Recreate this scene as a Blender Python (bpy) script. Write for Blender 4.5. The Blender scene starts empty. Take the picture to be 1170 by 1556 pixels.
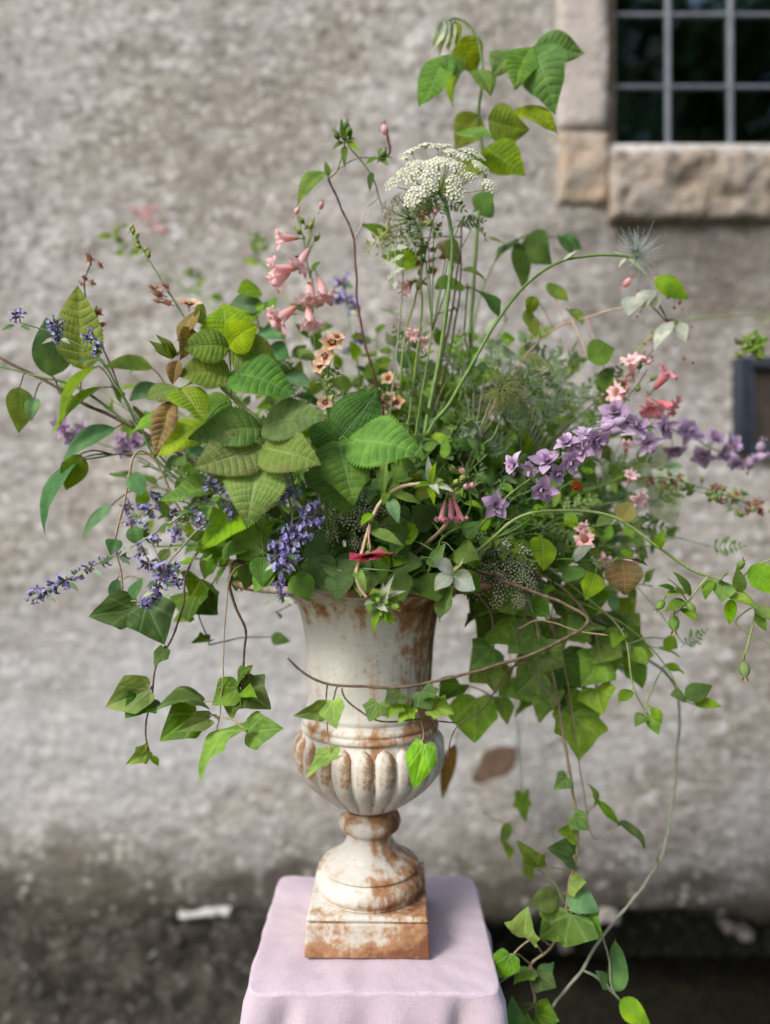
import bpy, bmesh, math, random
import numpy as np
from mathutils import Vector, Matrix, noise as mnoise, Quaternion

random.seed(7)
R = math.radians
SC = bpy.context.scene
COL = SC.collection

# ------------------------------------------------------------------ camera, light, exposure
F, CX, CY, H = 1124.0, 585.0, 778.0, 1.45      # photo focal length in pixels, centre, eye height
cam_d = bpy.data.cameras.new('camera')
cam_d.sensor_fit = 'VERTICAL'; cam_d.sensor_height = 36.0; cam_d.sensor_width = 27.07
cam_d.lens = 26.0
cam_d.clip_start = 0.02; cam_d.clip_end = 400
cam_d.dof.use_dof = True
cam_d.dof.focus_distance = 0.83
cam_d.dof.aperture_fstop = 1.55
cam = bpy.data.objects.new('camera', cam_d); COL.objects.link(cam)
cam.location = (0, 0, H); cam.rotation_euler = (R(90), 0, 0)
SC.camera = cam

SUN_EL, SUN_AZ = 42.0, -132.0       # azimuth from +Y clockwise: the light comes from front left
world = bpy.data.worlds.new('World'); SC.world = world; world.use_nodes = True
wn = world.node_tree; wn.nodes.clear()
sky = wn.nodes.new('ShaderNodeTexSky'); sky.sky_type = 'NISHITA'; sky.sun_disc = False
sky.sun_elevation = R(SUN_EL); sky.sun_rotation = R(SUN_AZ)
sky.air_density = 1.0; sky.dust_density = 2.5; sky.ozone_density = 1.0
bg = wn.nodes.new('ShaderNodeBackground'); bg.inputs['Strength'].default_value = 0.13
wo = wn.nodes.new('ShaderNodeOutputWorld')
wn.links.new(sky.outputs[0], bg.inputs[0]); wn.links.new(bg.outputs[0], wo.inputs[0])
sun_d = bpy.data.lights.new('sun', 'SUN'); sun_d.energy = 1.5; sun_d.angle = R(18)
sun_d.color = (1.0, 0.975, 0.94)
sun = bpy.data.objects.new('sun', sun_d); COL.objects.link(sun)
_az = R(SUN_AZ)
sdir = Vector((math.sin(_az)*math.cos(R(SUN_EL)), math.cos(_az)*math.cos(R(SUN_EL)), math.sin(R(SUN_EL))))
sun.rotation_euler = sdir.to_track_quat('Z', 'Y').to_euler()
SC.view_settings.view_transform = 'Standard'; SC.view_settings.look = 'None'
SC.view_settings.exposure = 0.95; SC.view_settings.gamma = 1.0
SC.view_settings.use_curve_mapping = False
SC.render.engine = 'CYCLES'
SC.cycles.use_denoising = True
SC.cycles.max_bounces = 8
SC.cycles.transparent_max_bounces = 12

# ------------------------------------------------------------------ helpers
def P(x, y, d):                       # a point at distance d seen at photo position x, y
    return Vector(((x-CX)*d/F, d, H-(y-CY)*d/F))
CAM = Vector((0, 0, H))

def link(name, me, mat, parent=None, loc=None):
    o = bpy.data.objects.new(name, me)
    for m in (mat if isinstance(mat, (list, tuple)) else [mat]):
        if len(me.materials) < (len(mat) if isinstance(mat, (list, tuple)) else 1):
            me.materials.append(m)
    COL.objects.link(o)
    if parent is not None: o.parent = parent
    if loc is not None: o.location = loc
    return o

def mesh(name, vs, fs, smooth=True, uv=None, mi=None):
    me = bpy.data.meshes.new(name)
    me.from_pydata([tuple(v) for v in vs], [], fs)
    if uv is not None:
        l = me.uv_layers.new(name='UVMap')
        li = np.zeros(len(me.loops), dtype=np.int32); me.loops.foreach_get('vertex_index', li)
        l.data.foreach_set('uv', np.asarray(uv, dtype=np.float32)[li].ravel())
    if mi is not None:
        me.polygons.foreach_set('material_index', np.asarray(mi, dtype=np.int32))
    if smooth:
        me.polygons.foreach_set('use_smooth', np.ones(len(me.polygons), dtype=bool))
    me.update()
    return me

def tag(o, label, cat, group=None, kind=None):
    o['label'] = label; o['category'] = cat
    if group: o['group'] = group
    if kind: o['kind'] = kind
    return o

def catmull(pts, n=8):
    pts = [Vector(p) for p in pts]
    if len(pts) == 2: return [pts[0].lerp(pts[1], i/n) for i in range(n+1)]
    q = [pts[0]*2-pts[1]] + pts + [pts[-1]*2-pts[-2]]
    out = []
    for i in range(1, len(q)-2):
        a, b, c, d = q[i-1:i+3]
        for k in range(n):
            t = k/n
            out.append(0.5*((2*b)+(c-a)*t+(2*a-5*b+4*c-d)*t*t+(3*b-a-3*c+d)*t**3))
    out.append(pts[-1]); return out

def tube(vs, fs, path, r0, r1, sides=6):
    n = len(path); up = Vector((0.3, 0.5, 0.8)).normalized(); b0 = len(vs)
    for i, p in enumerate(path):
        t = (path[min(i+1, n-1)]-path[max(i-1, 0)])
        if t.length < 1e-9: t = Vector((0, 0, 1))
        t.normalize()
        s = t.cross(up)
        if s.length < 1e-4: s = t.cross(Vector((1, 0, 0)))
        s.normalize(); u = s.cross(t); up = u
        r = r0+(r1-r0)*i/max(n-1, 1)
        r *= 1+0.12*math.sin(i*2.3+n)
        for k in range(sides):
            a = 2*math.pi*k/sides
            vs.append(p+(s*math.cos(a)+u*math.sin(a))*r)
    for i in range(n-1):
        for k in range(sides):
            k2 = (k+1) % sides
            fs.append((b0+i*sides+k, b0+i*sides+k2, b0+(i+1)*sides+k2, b0+(i+1)*sides+k))
    fs.append(tuple(b0+k for k in range(sides))[::-1]); fs.append(tuple(b0+(n-1)*sides+k for k in range(sides)))

# ------------------------------------------------------------------ materials
def new_mat(name):
    m = bpy.data.materials.new(name); m.use_nodes = True
    nt = m.node_tree; nt.nodes.clear()
    out = nt.nodes.new('ShaderNodeOutputMaterial')
    return m, nt, out
class N:
    def __init__(s, nt): s.nt = nt
    def n(s, t, **kw):
        x = s.nt.nodes.new(t)
        for k, v in kw.items(): setattr(x, k, v)
        return x
    def val(s, sock, v):
        if isinstance(v, bpy.types.NodeSocket): s.nt.links.new(v, sock)
        else: sock.default_value = v
    def math(s, op, a, b=0.0, c=0.0, clamp=False):
        x = s.n('ShaderNodeMath', operation=op); x.use_clamp = clamp
        s.val(x.inputs[0], a); s.val(x.inputs[1], b)
        if op in ('MULTIPLY_ADD', 'SMOOTH_MIN'): s.val(x.inputs[2], c)
        return x.outputs[0]
    def mix(s, f, a, b, blend='MIX'):
        x = s.n('ShaderNodeMix', data_type='RGBA', blend_type=blend)
        s.val(x.inputs[0], f)
        s.val(x.inputs[6], a if isinstance(a, bpy.types.NodeSocket) else (*a, 1) if len(a) == 3 else a)
        s.val(x.inputs[7], b if isinstance(b, bpy.types.NodeSocket) else (*b, 1) if len(b) == 3 else b)
        return x.outputs[2]
    def noise(s, vec, scale, detail=4, rough=0.55, dist=0.0):
        x = s.n('ShaderNodeTexNoise')
        if vec is not None: s.nt.links.new(vec, x.inputs['Vector'])
        x.inputs['Scale'].default_value = scale; x.inputs['Detail'].default_value = detail
        x.inputs['Roughness'].default_value = rough; x.inputs['Distortion'].default_value = dist
        return x.outputs[0]
    def smooth(s, v, lo, hi, a=0.0, b=1.0):
        x = s.n('ShaderNodeMapRange'); x.interpolation_type = 'SMOOTHSTEP'
        s.val(x.inputs[0], v); s.val(x.inputs[1], lo); s.val(x.inputs[2], hi); s.val(x.inputs[3], a); s.val(x.inputs[4], b)
        return x.outputs[0]
    def bump(s, h, strength, dist=0.002):
        x = s.n('ShaderNodeBump'); x.inputs['Strength'].default_value = strength; x.inputs['Distance'].default_value = dist
        s.nt.links.new(h, x.inputs['Height']); return x.outputs[0]
    def bsdf(s, col, rough=0.6, spec=0.4, normal=None, sheen=0.0):
        x = s.n('ShaderNodeBsdfPrincipled')
        s.val(x.inputs['Base Color'], col if isinstance(col, bpy.types.NodeSocket) else (*col, 1))
        s.val(x.inputs['Roughness'], rough); s.val(x.inputs['Specular IOR Level'], spec)
        if sheen: x.inputs['Sheen Weight'].default_value = sheen
        if normal is not None: s.nt.links.new(normal, x.inputs['Normal'])
        return x.outputs[0]
    def coord(s, which='Object'):
        return s.n('ShaderNodeTexCoord').outputs[which]

def hsv_random(g, col, dh=0.03, dv=0.35):
    oi = g.n('ShaderNodeObjectInfo').outputs['Random']
    h = g.n('ShaderNodeHueSaturation')
    g.val(h.inputs['Hue'], g.math('MULTIPLY_ADD', oi, dh*2, 0.5-dh))
    r2 = g.math('FRACT', g.math('MULTIPLY', oi, 17.31))
    g.val(h.inputs['Value'], g.math('MULTIPLY_ADD', r2, dv*2, 1-dv))
    g.val(h.inputs['Saturation'], g.math('MULTIPLY_ADD', g.math('FRACT', g.math('MULTIPLY', oi, 5.7)), 0.3, 0.85))
    g.val(h.inputs['Color'], col); return h.outputs[0]

def leaf_mat(name, top, bottom=None, vein=None, nv=9.0, kv=3.2, vamt=0.5, rough=0.5, tr=0.3, palm=False, blotch=None, bump=0.5, dv=0.22, dh=0.015):
    m, nt, out = new_mat(name); g = N(nt)
    top = Vector(top)*1.14; bottom = Vector(bottom) if bottom else top*0.9+Vector((0.06, 0.075, 0.05))
    vein = Vector(vein) if vein else top*1.5+Vector((0.03, 0.05, 0.015))
    uvn = g.n('ShaderNodeUVMap').outputs[0]
    sp = g.n('ShaderNodeSeparateXYZ'); nt.links.new(uvn, sp.inputs[0])
    u = g.math('ABSOLUTE', g.math('MULTIPLY_ADD', sp.outputs[0], 2.0, -1.0)); v = sp.outputs[1]
    if palm:
        yy = g.math('ADD', v, 0.0)
        ang = g.math('ABSOLUTE', g.math('ARCTAN2', u, yy))
        rr = g.math('SQRT', g.math('ADD', g.math('MULTIPLY', u, u), g.math('MULTIPLY', yy, yy)))
        d = g.math('MINIMUM', ang, g.math('MINIMUM', g.math('ABSOLUTE', g.math('SUBTRACT', ang, 0.62)), g.math('ABSOLUTE', g.math('SUBTRACT', ang, 1.45))))
        big = g.smooth(g.math('MULTIPLY', d, rr), 0.0, 0.055, 1.0, 0.0)
        ph = g.math('FRACT', g.math('MULTIPLY_ADD', rr, 7.0, g.math('MULTIPLY', d, -6.0)))
        small = g.smooth(g.math('ABSOLUTE', g.math('SUBTRACT', ph, 0.5)), 0.40, 0.5, 0.0, 0.3)
        mask = g.math('MAXIMUM', big, small)
    else:
        ph = g.math('FRACT', g.math('MULTIPLY', v, nv))
        lat = g.smooth(g.math('ABSOLUTE', g.math('SUBTRACT', ph, 0.5)), 0.36, 0.5, 0.0, 0.85)
        lat = g.math('MULTIPLY', lat, g.smooth(u, 0.75, 1.0, 1.0, 0.2))
        mid = g.smooth(u, 0.015, 0.075, 1.0, 0.0)
        mask = g.math('MAXIMUM', lat, mid)
    oc = g.coord('Object')
    n1 = g.noise(oc, 55.0, 3); n2 = g.noise(oc, 420.0, 2)
    c = g.mix(g.smooth(n1, 0.35, 0.7), top*0.78, Vector((top.x*1.35, top.y*1.2, top.z*1.1)))
    if blotch is not None:
        c = g.mix(g.math('MULTIPLY', g.smooth(n1, 0.46, 0.66), 0.6), c, blotch)
    c = g.mix(g.math('MULTIPLY', g.math('MULTIPLY', mask, vamt), g.smooth(g.noise(oc, 90.0, 2), 0.25, 0.6, 0.45, 1.0)), c, vein)
    sp_ = g.smooth(g.noise(oc, 130.0, 3, 0.6), 0.70, 0.76)
    c = g.mix(g.math('MULTIPLY', sp_, 0.7), c, (0.13, 0.085, 0.03))
    c = g.mix(g.math('MULTIPLY', g.smooth(n2, 0.55, 0.75), 0.12), c, top*1.5)
    c = hsv_random(g, c, dh, dv)
    back = g.n('ShaderNodeNewGeometry').outputs['Backfacing']
    cb = g.mix(g.math('MULTIPLY', mask, 0.35), bottom, vein*1.1)
    cb = hsv_random(g, cb, dh, dv)
    c2 = g.mix(back, c, cb)
    ter = g.math('SINE', g.math('ADD', g.math('MULTIPLY', u, 38.0), g.math('ADD', g.math('MULTIPLY', n1, 9.0), g.math('MULTIPLY', v, 11.0))))
    hgt = g.math('ADD', g.math('MULTIPLY', mask, -0.8), g.math('ADD', g.math('MULTIPLY', n2, 0.6), g.math('MULTIPLY', ter, 0.22)))
    nrm = g.bump(hgt, bump, 0.0015)
    b = g.bsdf(c2, g.math('MULTIPLY_ADD', n1, 0.25, rough+0.04), 0.2, nrm)
    t = g.n('ShaderNodeBsdfTranslucent')
    nt.links.new(g.mix(1.0, c2, (1.9, 1.6, 0.45, 1), 'MULTIPLY'), t.inputs['Color'])
    mx = g.n('ShaderNodeMixShader'); mx.inputs[0].default_value = tr
    nt.links.new(b, mx.inputs[1]); nt.links.new(t.outputs[0], mx.inputs[2]); nt.links.new(mx.outputs[0], out.inputs[0])
    return m

def petal_mat(name, c0, c1, tr=0.35, rough=0.6, dv=0.12, dh=0.012):
    m, nt, out = new_mat(name); g = N(nt)
    uvn = g.n('ShaderNodeUVMap').outputs[0]
    sp = g.n('ShaderNodeSeparateXYZ'); nt.links.new(uvn, sp.inputs[0])
    c = g.mix(g.smooth(sp.outputs[1], 0.05, 0.8), c0, c1)
    n = g.noise(g.coord('Object'), 6.0, 3)
    c = g.mix(g.math('MULTIPLY', g.smooth(n, 0.4, 0.7), 0.35), c, Vector(c0)*0.8)
    st = g.math('SINE', g.math('MULTIPLY', sp.outputs[0], 40.0))
    c = g.mix(g.math('MULTIPLY', g.smooth(st, 0.3, 1.0), 0.12), c, Vector(c0)*0.6)
    c = hsv_random(g, c, dh, dv)
    b = g.bsdf(c, rough, 0.25)
    t = g.n('ShaderNodeBsdfTranslucent'); nt.links.new(c, t.inputs['Color'])
    mx = g.n('ShaderNodeMixShader'); mx.inputs[0].default_value = tr
    nt.links.new(b, mx.inputs[1]); nt.links.new(t.outputs[0], mx.inputs[2]); nt.links.new(mx.outputs[0], out.inputs[0])
    return m

def plain_mat(name, c0, c1, scale=90.0, rough=0.6, bump=0.3, spec=0.35, dv=0.1, bdist=0.001):
    m, nt, out = new_mat(name); g = N(nt)
    n = g.noise(g.coord('Object'), scale, 4, 0.6)
    c = g.mix(g.smooth(n, 0.32, 0.68), c0, c1)
    c = hsv_random(g, c, 0.01, dv)
    nt.links.new(g.bsdf(c, rough, spec, g.bump(n, bump, bdist)), out.inputs[0])
    return m

# ------------------------------------------------------------------ setting materials
def wall_mat():
    m, nt, out = new_mat('lime_render'); g = N(nt)
    oc = g.coord('Object')
    mps = g.n('ShaderNodeMapping'); nt.links.new(oc, mps.inputs[0]); mps.inputs['Scale'].default_value = (0.75, 1, 1.5); mps.inputs['Rotation'].default_value = (0, 0.18, 0)
    mps2 = g.n('ShaderNodeMapping'); nt.links.new(oc, mps2.inputs[0]); mps2.inputs['Scale'].default_value = (3.2, 1, 1.5)
    big = g.noise(oc, 1.6, 5, 0.6, 0.6); mid = g.noise(mps.outputs[0], 5.5, 6, 0.68, 0.5); fine = g.noise(mps.outputs[0], 24.0, 6, 0.78, 0.4); spk = g.noise(oc, 40.0, 3, 0.6)
    c = g.mix(g.smooth(big, 0.36, 0.64), (0.365, 0.33, 0.283), (0.435, 0.415, 0.385))
    c = g.mix(g.math('MULTIPLY', g.smooth(mid, 0.48, 0.66), 0.6), c, (0.25, 0.22, 0.185))
    c = g.mix(g.math('MULTIPLY', g.smooth(mid, 0.50, 0.30), 0.5), c, (0.54, 0.52, 0.495))
    c = g.mix(g.math('MULTIPLY', g.smooth(fine, 0.51, 0.63), 0.62), c, (0.145, 0.125, 0.102))
    c = g.mix(g.math('MULTIPLY', g.smooth(fine, 0.46, 0.35), 0.68), c, (0.70, 0.685, 0.66))
    c = g.mix(g.math('MULTIPLY', g.smooth(spk, 0.57, 0.66), 0.7), c, (0.72, 0.71, 0.70))
    c = g.mix(g.math('MULTIPLY', g.smooth(spk, 0.42, 0.32), 0.65), c, (0.10, 0.085, 0.07))
    sp = g.n('ShaderNodeSeparateXYZ'); nt.links.new(oc, sp.inputs[0])
    x, z = sp.outputs[0], sp.outputs[2]
    wob = g.math('MULTIPLY_ADD', mid, 0.35, -0.17)
    # sill shadow painted with damp stain (streaked) and rising damp at the foot
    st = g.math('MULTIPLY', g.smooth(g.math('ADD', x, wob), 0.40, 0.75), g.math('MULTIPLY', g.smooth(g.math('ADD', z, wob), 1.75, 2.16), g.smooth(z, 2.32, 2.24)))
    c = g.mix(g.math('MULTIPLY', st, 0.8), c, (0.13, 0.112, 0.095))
    dmp = g.smooth(g.math('ADD', z, g.math('MULTIPLY', wob, 1.7)), 0.66, 0.40)
    c = g.mix(g.math('MULTIPLY', dmp, 0.92), c, (0.065, 0.056, 0.042))
    vo = g.n('ShaderNodeTexVoronoi'); nt.links.new(oc, vo.inputs['Vector']); vo.inputs['Scale'].default_value = 34.0
    peb = g.math('MULTIPLY', g.smooth(vo.outputs['Distance'], 0.42, 0.20), g.smooth(g.math('FRACT', g.math('MULTIPLY', vo.outputs['Color'], 3.7)), 0.45, 0.75))
    zone = g.math('MULTIPLY', g.smooth(g.math('ADD', z, wob), 0.74, 0.56), g.smooth(mid, 0.36, 0.52))
    c = g.mix(g.math('MULTIPLY', g.math('MULTIPLY', peb, zone), 0.8), c, (0.50, 0.48, 0.45))
    stk = g.noise(mps2.outputs[0], 1.0, 4, 0.6)
    c = g.mix(g.math('MULTIPLY', g.smooth(stk, 0.56, 0.72), 0.5), c, (0.17, 0.145, 0.115))
    c = g.mix(g.math('MULTIPLY', g.smooth(stk, 0.40, 0.28), 0.45), c, (0.60, 0.59, 0.57))
    # bluish lime bloom on the lower right and lower middle
    bl = g.math('MULTIPLY', g.smooth(big, 0.40, 0.56), g.math('MULTIPLY', g.smooth(z, 1.40, 1.05), g.smooth(g.math('ADD', z, wob), 0.45, 0.72)))
    c = g.mix(g.math('MULTIPLY', bl, 0.42), c, (0.56, 0.57, 0.575))
    h = g.math('ADD', g.math('MULTIPLY', fine, 1.0), g.math('ADD', g.math('MULTIPLY', mid, 0.6), g.math('MULTIPLY', spk, 0.9)))
    nt.links.new(g.bsdf(c, 0.92, 0.15, g.bump(h, 1.0, 0.011)), out.inputs[0])
    return m
def stone_mat(name, a, b, dark):
    m, nt, out = new_mat(name); g = N(nt)
    oc = g.coord('Object')
    n1 = g.noise(oc, 7.0, 5, 0.65, 0.5); n2 = g.noise(oc, 48.0, 4, 0.7)
    c = g.mix(g.smooth(n1, 0.35, 0.66), a, b)
    c = g.mix(g.math('MULTIPLY', g.smooth(n2, 0.52, 0.7), 0.7), c, dark)
    c = g.mix(g.math('MULTIPLY', g.smooth(n2, 0.44, 0.28), 0.4), c, (0.55, 0.53, 0.5))
    nt.links.new(g.bsdf(c, 0.9, 0.2, g.bump(g.math('ADD', n1, n2), 0.9, 0.012)), out.inputs[0])
    return m
def urn_mat(name, rust=0.0, lo=0.0, dw=0.85):
    m, nt, out = new_mat(name); g = N(nt)
    oc = g.coord('Object')
    sp = g.n('ShaderNodeSeparateXYZ'); nt.links.new(oc, sp.inputs[0])
    n1 = g.noise(oc, 9.0, 6, 0.7, 0.8); n2 = g.noise(oc, 60.0, 5, 0.75); n3 = g.noise(oc, 210.0, 3, 0.7)
    mapp = g.n('ShaderNodeMapping'); nt.links.new(oc, mapp.inputs[0]); mapp.inputs['Scale'].default_value = (26, 26, 3.0)
    drip = g.noise(mapp.outputs[0], 1.6, 4, 0.6)
    paint = g.mix(g.smooth(n1, 0.35, 0.65), (0.56, 0.535, 0.475), (0.69, 0.665, 0.60))
    bands = g.math('MULTIPLY', g.smooth(g.math('ABSOLUTE', g.math('SUBTRACT', sp.outputs[2], 0.277)), 0.02, 0.0), 0.09)
    for z0_, w_ in ((0.157, .02), (0.082, .012), (0.128, .012), (0.055, .012), (0.43, .035)):
        bands = g.math('ADD', bands, g.math('MULTIPLY', g.smooth(g.math('ABSOLUTE', g.math('SUBTRACT', sp.outputs[2], z0_)), w_, 0.0), 0.09))
    # rust weathering: more on one flank (+x), along drips and in pits
    ang = g.smooth(sp.outputs[0], -0.03, 0.12)
    w = g.math('ADD', g.math('MULTIPLY', ang, 0.20), g.math('ADD', g.math('ADD', rust, g.smooth(sp.outputs[2], 0.026, 0.002, 0.0, lo)), g.math('ADD', bands, g.math('MULTIPLY_ADD', drip, dw, -0.523*dw))))
    k = g.math('ADD', g.math('ADD', g.math('MULTIPLY', n1, 0.45), g.math('MULTIPLY', n2, 0.55)), w)
    stain = g.smooth(k, 0.50, 0.68); core = g.smooth(k, 0.60, 0.72); dark = g.smooth(k, 0.71, 0.86)
    c = g.mix(g.math('MULTIPLY', stain, 0.7), paint, (0.46, 0.315, 0.18))
    c = g.mix(g.math('MULTIPLY', core, 0.85), c, (0.33, 0.15, 0.056))
    c = g.mix(g.math('MULTIPLY', dark, 0.85), c, (0.13, 0.045, 0.022))
    c = g.mix(g.math('MULTIPLY', g.smooth(n3, 0.6, 0.72), 0.45), c, (0.30, 0.17, 0.09))
    groove = g.n('ShaderNodeNewGeometry').outputs['Pointiness']  # concave edges, where rust gathers
    c = g.mix(g.math('MULTIPLY', g.smooth(groove, 0.495, 0.46), 0.75), c, (0.24, 0.125, 0.06))
    h = g.math('ADD', g.math('MULTIPLY', n2, 0.8), g.math('ADD', g.math('MULTIPLY', n3, 0.3), g.math('MULTIPLY', core, -0.3)))
    nt.links.new(g.bsdf(c, g.math('MULTIPLY_ADD', core, 0.25, 0.55), 0.3, g.bump(h, 0.5, 0.0025)), out.inputs[0])
    return m
def cloth_mat():
    m, nt, out = new_mat('pink_linen'); g = N(nt)
    oc = g.coord('Object')
    n1 = g.noise(oc, 11.0, 4, 0.6); 
    mp = g.n('ShaderNodeMapping'); nt.links.new(oc, mp.inputs[0]); mp.inputs['Scale'].default_value = (900, 120, 120)
    mp2 = g.n('ShaderNodeMapping'); nt.links.new(oc, mp2.inputs[0]); mp2.inputs['Scale'].default_value = (120, 900, 900)
    w1 = g.noise(mp.outputs[0], 1.0, 2); w2 = g.noise(mp2.outputs[0], 1.0, 2)
    wv = g.math('ADD', w1, w2)
    c = g.mix(g.smooth(n1, 0.3, 0.7), (0.525, 0.42, 0.475), (0.565, 0.46, 0.515))
    c = g.mix(g.math('MULTIPLY', g.smooth(wv, 0.9, 1.2), 0.3), c, (0.37, 0.325, 0.40))
    nt.links.new(g.bsdf(c, 0.85, 0.2, g.bump(g.math('ADD', wv, g.math('MULTIPLY', n1, 3.0)), 0.35, 0.0015), sheen=0.25), out.inputs[0])
    return m
M = {}
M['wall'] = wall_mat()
M['plinth'] = stone_mat('damp_mossy_stone', (0.030, 0.026, 0.019), (0.085, 0.078, 0.062), (0.008, 0.007, 0.005))
M['hollow'] = stone_mat('wet_black_stone', (0.010, 0.010, 0.007), (0.022, 0.022, 0.012), (0.004, 0.004, 0.003))  # near-black stone, shade of the recess put into its colour
M['jamb'] = stone_mat('pale_pink_stone', (0.43, 0.385, 0.345), (0.51, 0.465, 0.42), (0.31, 0.27, 0.235))
M['ochre'] = stone_mat('ochre_stone', (0.43, 0.32, 0.215), (0.39, 0.34, 0.285), (0.26, 0.205, 0.15))
M['sill'] = stone_mat('brown_sill_stone', (0.31, 0.25, 0.195), (0.36, 0.32, 0.275), (0.15, 0.125, 0.10))
M['chip'] = stone_mat('white_mortar', (0.42, 0.41, 0.38), (0.52, 0.51, 0.48), (0.45, 0.43, 0.40))
M['urn'] = urn_mat('rusty_white_iron', 0.03)
M['urn_rust'] = urn_mat('very_rusty_white_iron', 0.115)
M['urn_lobe'] = urn_mat('rusty_white_iron_lobe', -0.10)
M['urn_rim'] = urn_mat('rusted_iron_rim', 0.19)
M['urn_block'] = urn_mat('deeply_rusted_iron', 0.10, 0.15, 0.2)
M['cloth'] = cloth_mat()
M['wood'] = plain_mat('weathered_brown_wood', (0.10, 0.075, 0.05), (0.17, 0.13, 0.09), 30, 0.7)
M['bars'] = plain_mat('grey_painted_lead', (0.12, 0.135, 0.16), (0.17, 0.19, 0.22), 40, 0.55, 0.2)
M['rail'] = plain_mat('flaking_white_paint', (0.42, 0.40, 0.36), (0.58, 0.57, 0.55), 35, 0.75)
M['navy'] = plain_mat('dark_blue_paint', (0.018, 0.023, 0.035), (0.03, 0.037, 0.055), 30, 0.45)
M['brownpane'] = plain_mat('dark_brown_board', (0.035, 0.026, 0.02), (0.06, 0.045, 0.036), 20, 0.6)
M['inside'] = plain_mat('dark_room', (0.03, 0.034, 0.03), (0.045, 0.05, 0.044), 5, 0.9)
M['soil_bed'] = plain_mat('wet_black_soil', (0.008, 0.008, 0.005), (0.022, 0.021, 0.012), 40, 0.95, 0.8, 0.1, 0.0, 0.01)  # black stands in for shade on the hollow's floor
M['soil'] = plain_mat('dark_soil', (0.02, 0.015, 0.01), (0.05, 0.038, 0.025), 60, 0.95, 0.8, 0.1, 0.0, 0.01)
m, nt, out = new_mat('window_glass'); g = N(nt)
fr = g.n('ShaderNodeFresnel'); fr.inputs[0].default_value = 1.5
nt.links.new(g.bump(g.noise(g.coord('Object'), 4.0, 2), 0.06, 0.02), fr.inputs['Normal'])
gl = g.n('ShaderNodeBsdfGlossy'); gl.inputs['Roughness'].default_value = 0.02; gl.inputs['Color'].default_value = (1, 1, 1, 1)
nt.links.new(g.bump(g.noise(g.coord('Object'), 4.0, 2), 0.06, 0.02), gl.inputs['Normal'])
tp = g.n('ShaderNodeBsdfTransparent'); tp.inputs[0].default_value = (0.7, 0.78, 0.75, 1)
mx = g.n('ShaderNodeMixShader'); nt.links.new(g.math('MULTIPLY', fr.outputs[0], 2.4, clamp=True), mx.inputs[0])
nt.links.new(tp.outputs[0], mx.inputs[1]); nt.links.new(gl.outputs[0], mx.inputs[2]); nt.links.new(mx.outputs[0], out.inputs[0])
M['glass'] = m

# ------------------------------------------------------------------ ground and trees behind the photographer
def box(vs, fs, a, b):
    i = len(vs)
    for z in (a[2], b[2]):
        for x, y in ((a[0], a[1]), (b[0], a[1]), (b[0], b[1]), (a[0], b[1])): vs.append(Vector((x, y, z)))
    fs += [(i+3, i+2, i+1, i), (i+4, i+5, i+6, i+7), (i, i+1, i+5, i+4), (i+1, i+2, i+6, i+5), (i+2, i+3, i+7, i+6), (i+3, i, i+4, i+7)]
def boxmesh(name, a, b, bevel=0.0, seg=2):
    vs, fs = [], []; box(vs, fs, a, b)
    me = mesh(name, vs, fs, False)
    if bevel:
        bm = bmesh.new(); bm.from_mesh(me)
        bmesh.ops.bevel(bm, geom=bm.edges[:], offset=bevel, segments=seg, affect='EDGES', profile=0.5)
        for f in bm.faces: f.smooth = True
        bm.to_mesh(me); bm.free()
    return me

vs = []; fs = []; n = 40
for j in range(n+1):
    for i in range(n+1):
        x = (i/n*2-1); y = (j/n*2-1); x = 60*x*abs(x); y = 60*y*abs(y)
        vs.append((x, y, -0.01+0.02*mnoise.noise((x*2, y*2, 1)) if abs(x) < 30 else 0))
for j in range(n):
    for i in range(n):
        a = j*(n+1)+i; fs.append((a, a+1, a+n+2, a+n+1))
m, nt, out = new_mat('earth_and_grass'); g = N(nt)
n1 = g.noise(g.coord('Object'), 1.2, 5); n2 = g.noise(g.coord('Object'), 45.0, 4)
c = g.mix(g.smooth(n1, 0.4, 0.6), (0.045, 0.06, 0.022), (0.10, 0.082, 0.058))
c = g.mix(g.math('MULTIPLY', g.smooth(n2, 0.5, 0.7), 0.6), c, (0.03, 0.03, 0.016))
nt.links.new(g.bsdf(c, 0.95, 0.1, g.bump(n2, 0.8, 0.03)), out.inputs[0])
gr = link('ground', mesh('ground', vs, fs), m); gr['kind'] = 'structure'
vs = []; fs = []; nb = 90                      # added black earth along the wall foot, hollow's shade put into its colour
for j in range(13):
    for i in range(nb+1):
        x, y = -2.6+5.2*i/nb, 1.45+1.0*j/12
        vs.append((x, y, 0.012+0.018*mnoise.fractal((x*9, y*9, 3), 0.9, 2.0, 3)+0.03*j/12))
for j in range(12):
    for i in range(nb):
        a = j*(nb+1)+i; fs.append((a, a+1, a+nb+2, a+nb+1))
sb = link('soil_bed', mesh('soil_bed', vs, fs), M['soil_bed']); sb['kind'] = 'structure'

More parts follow.
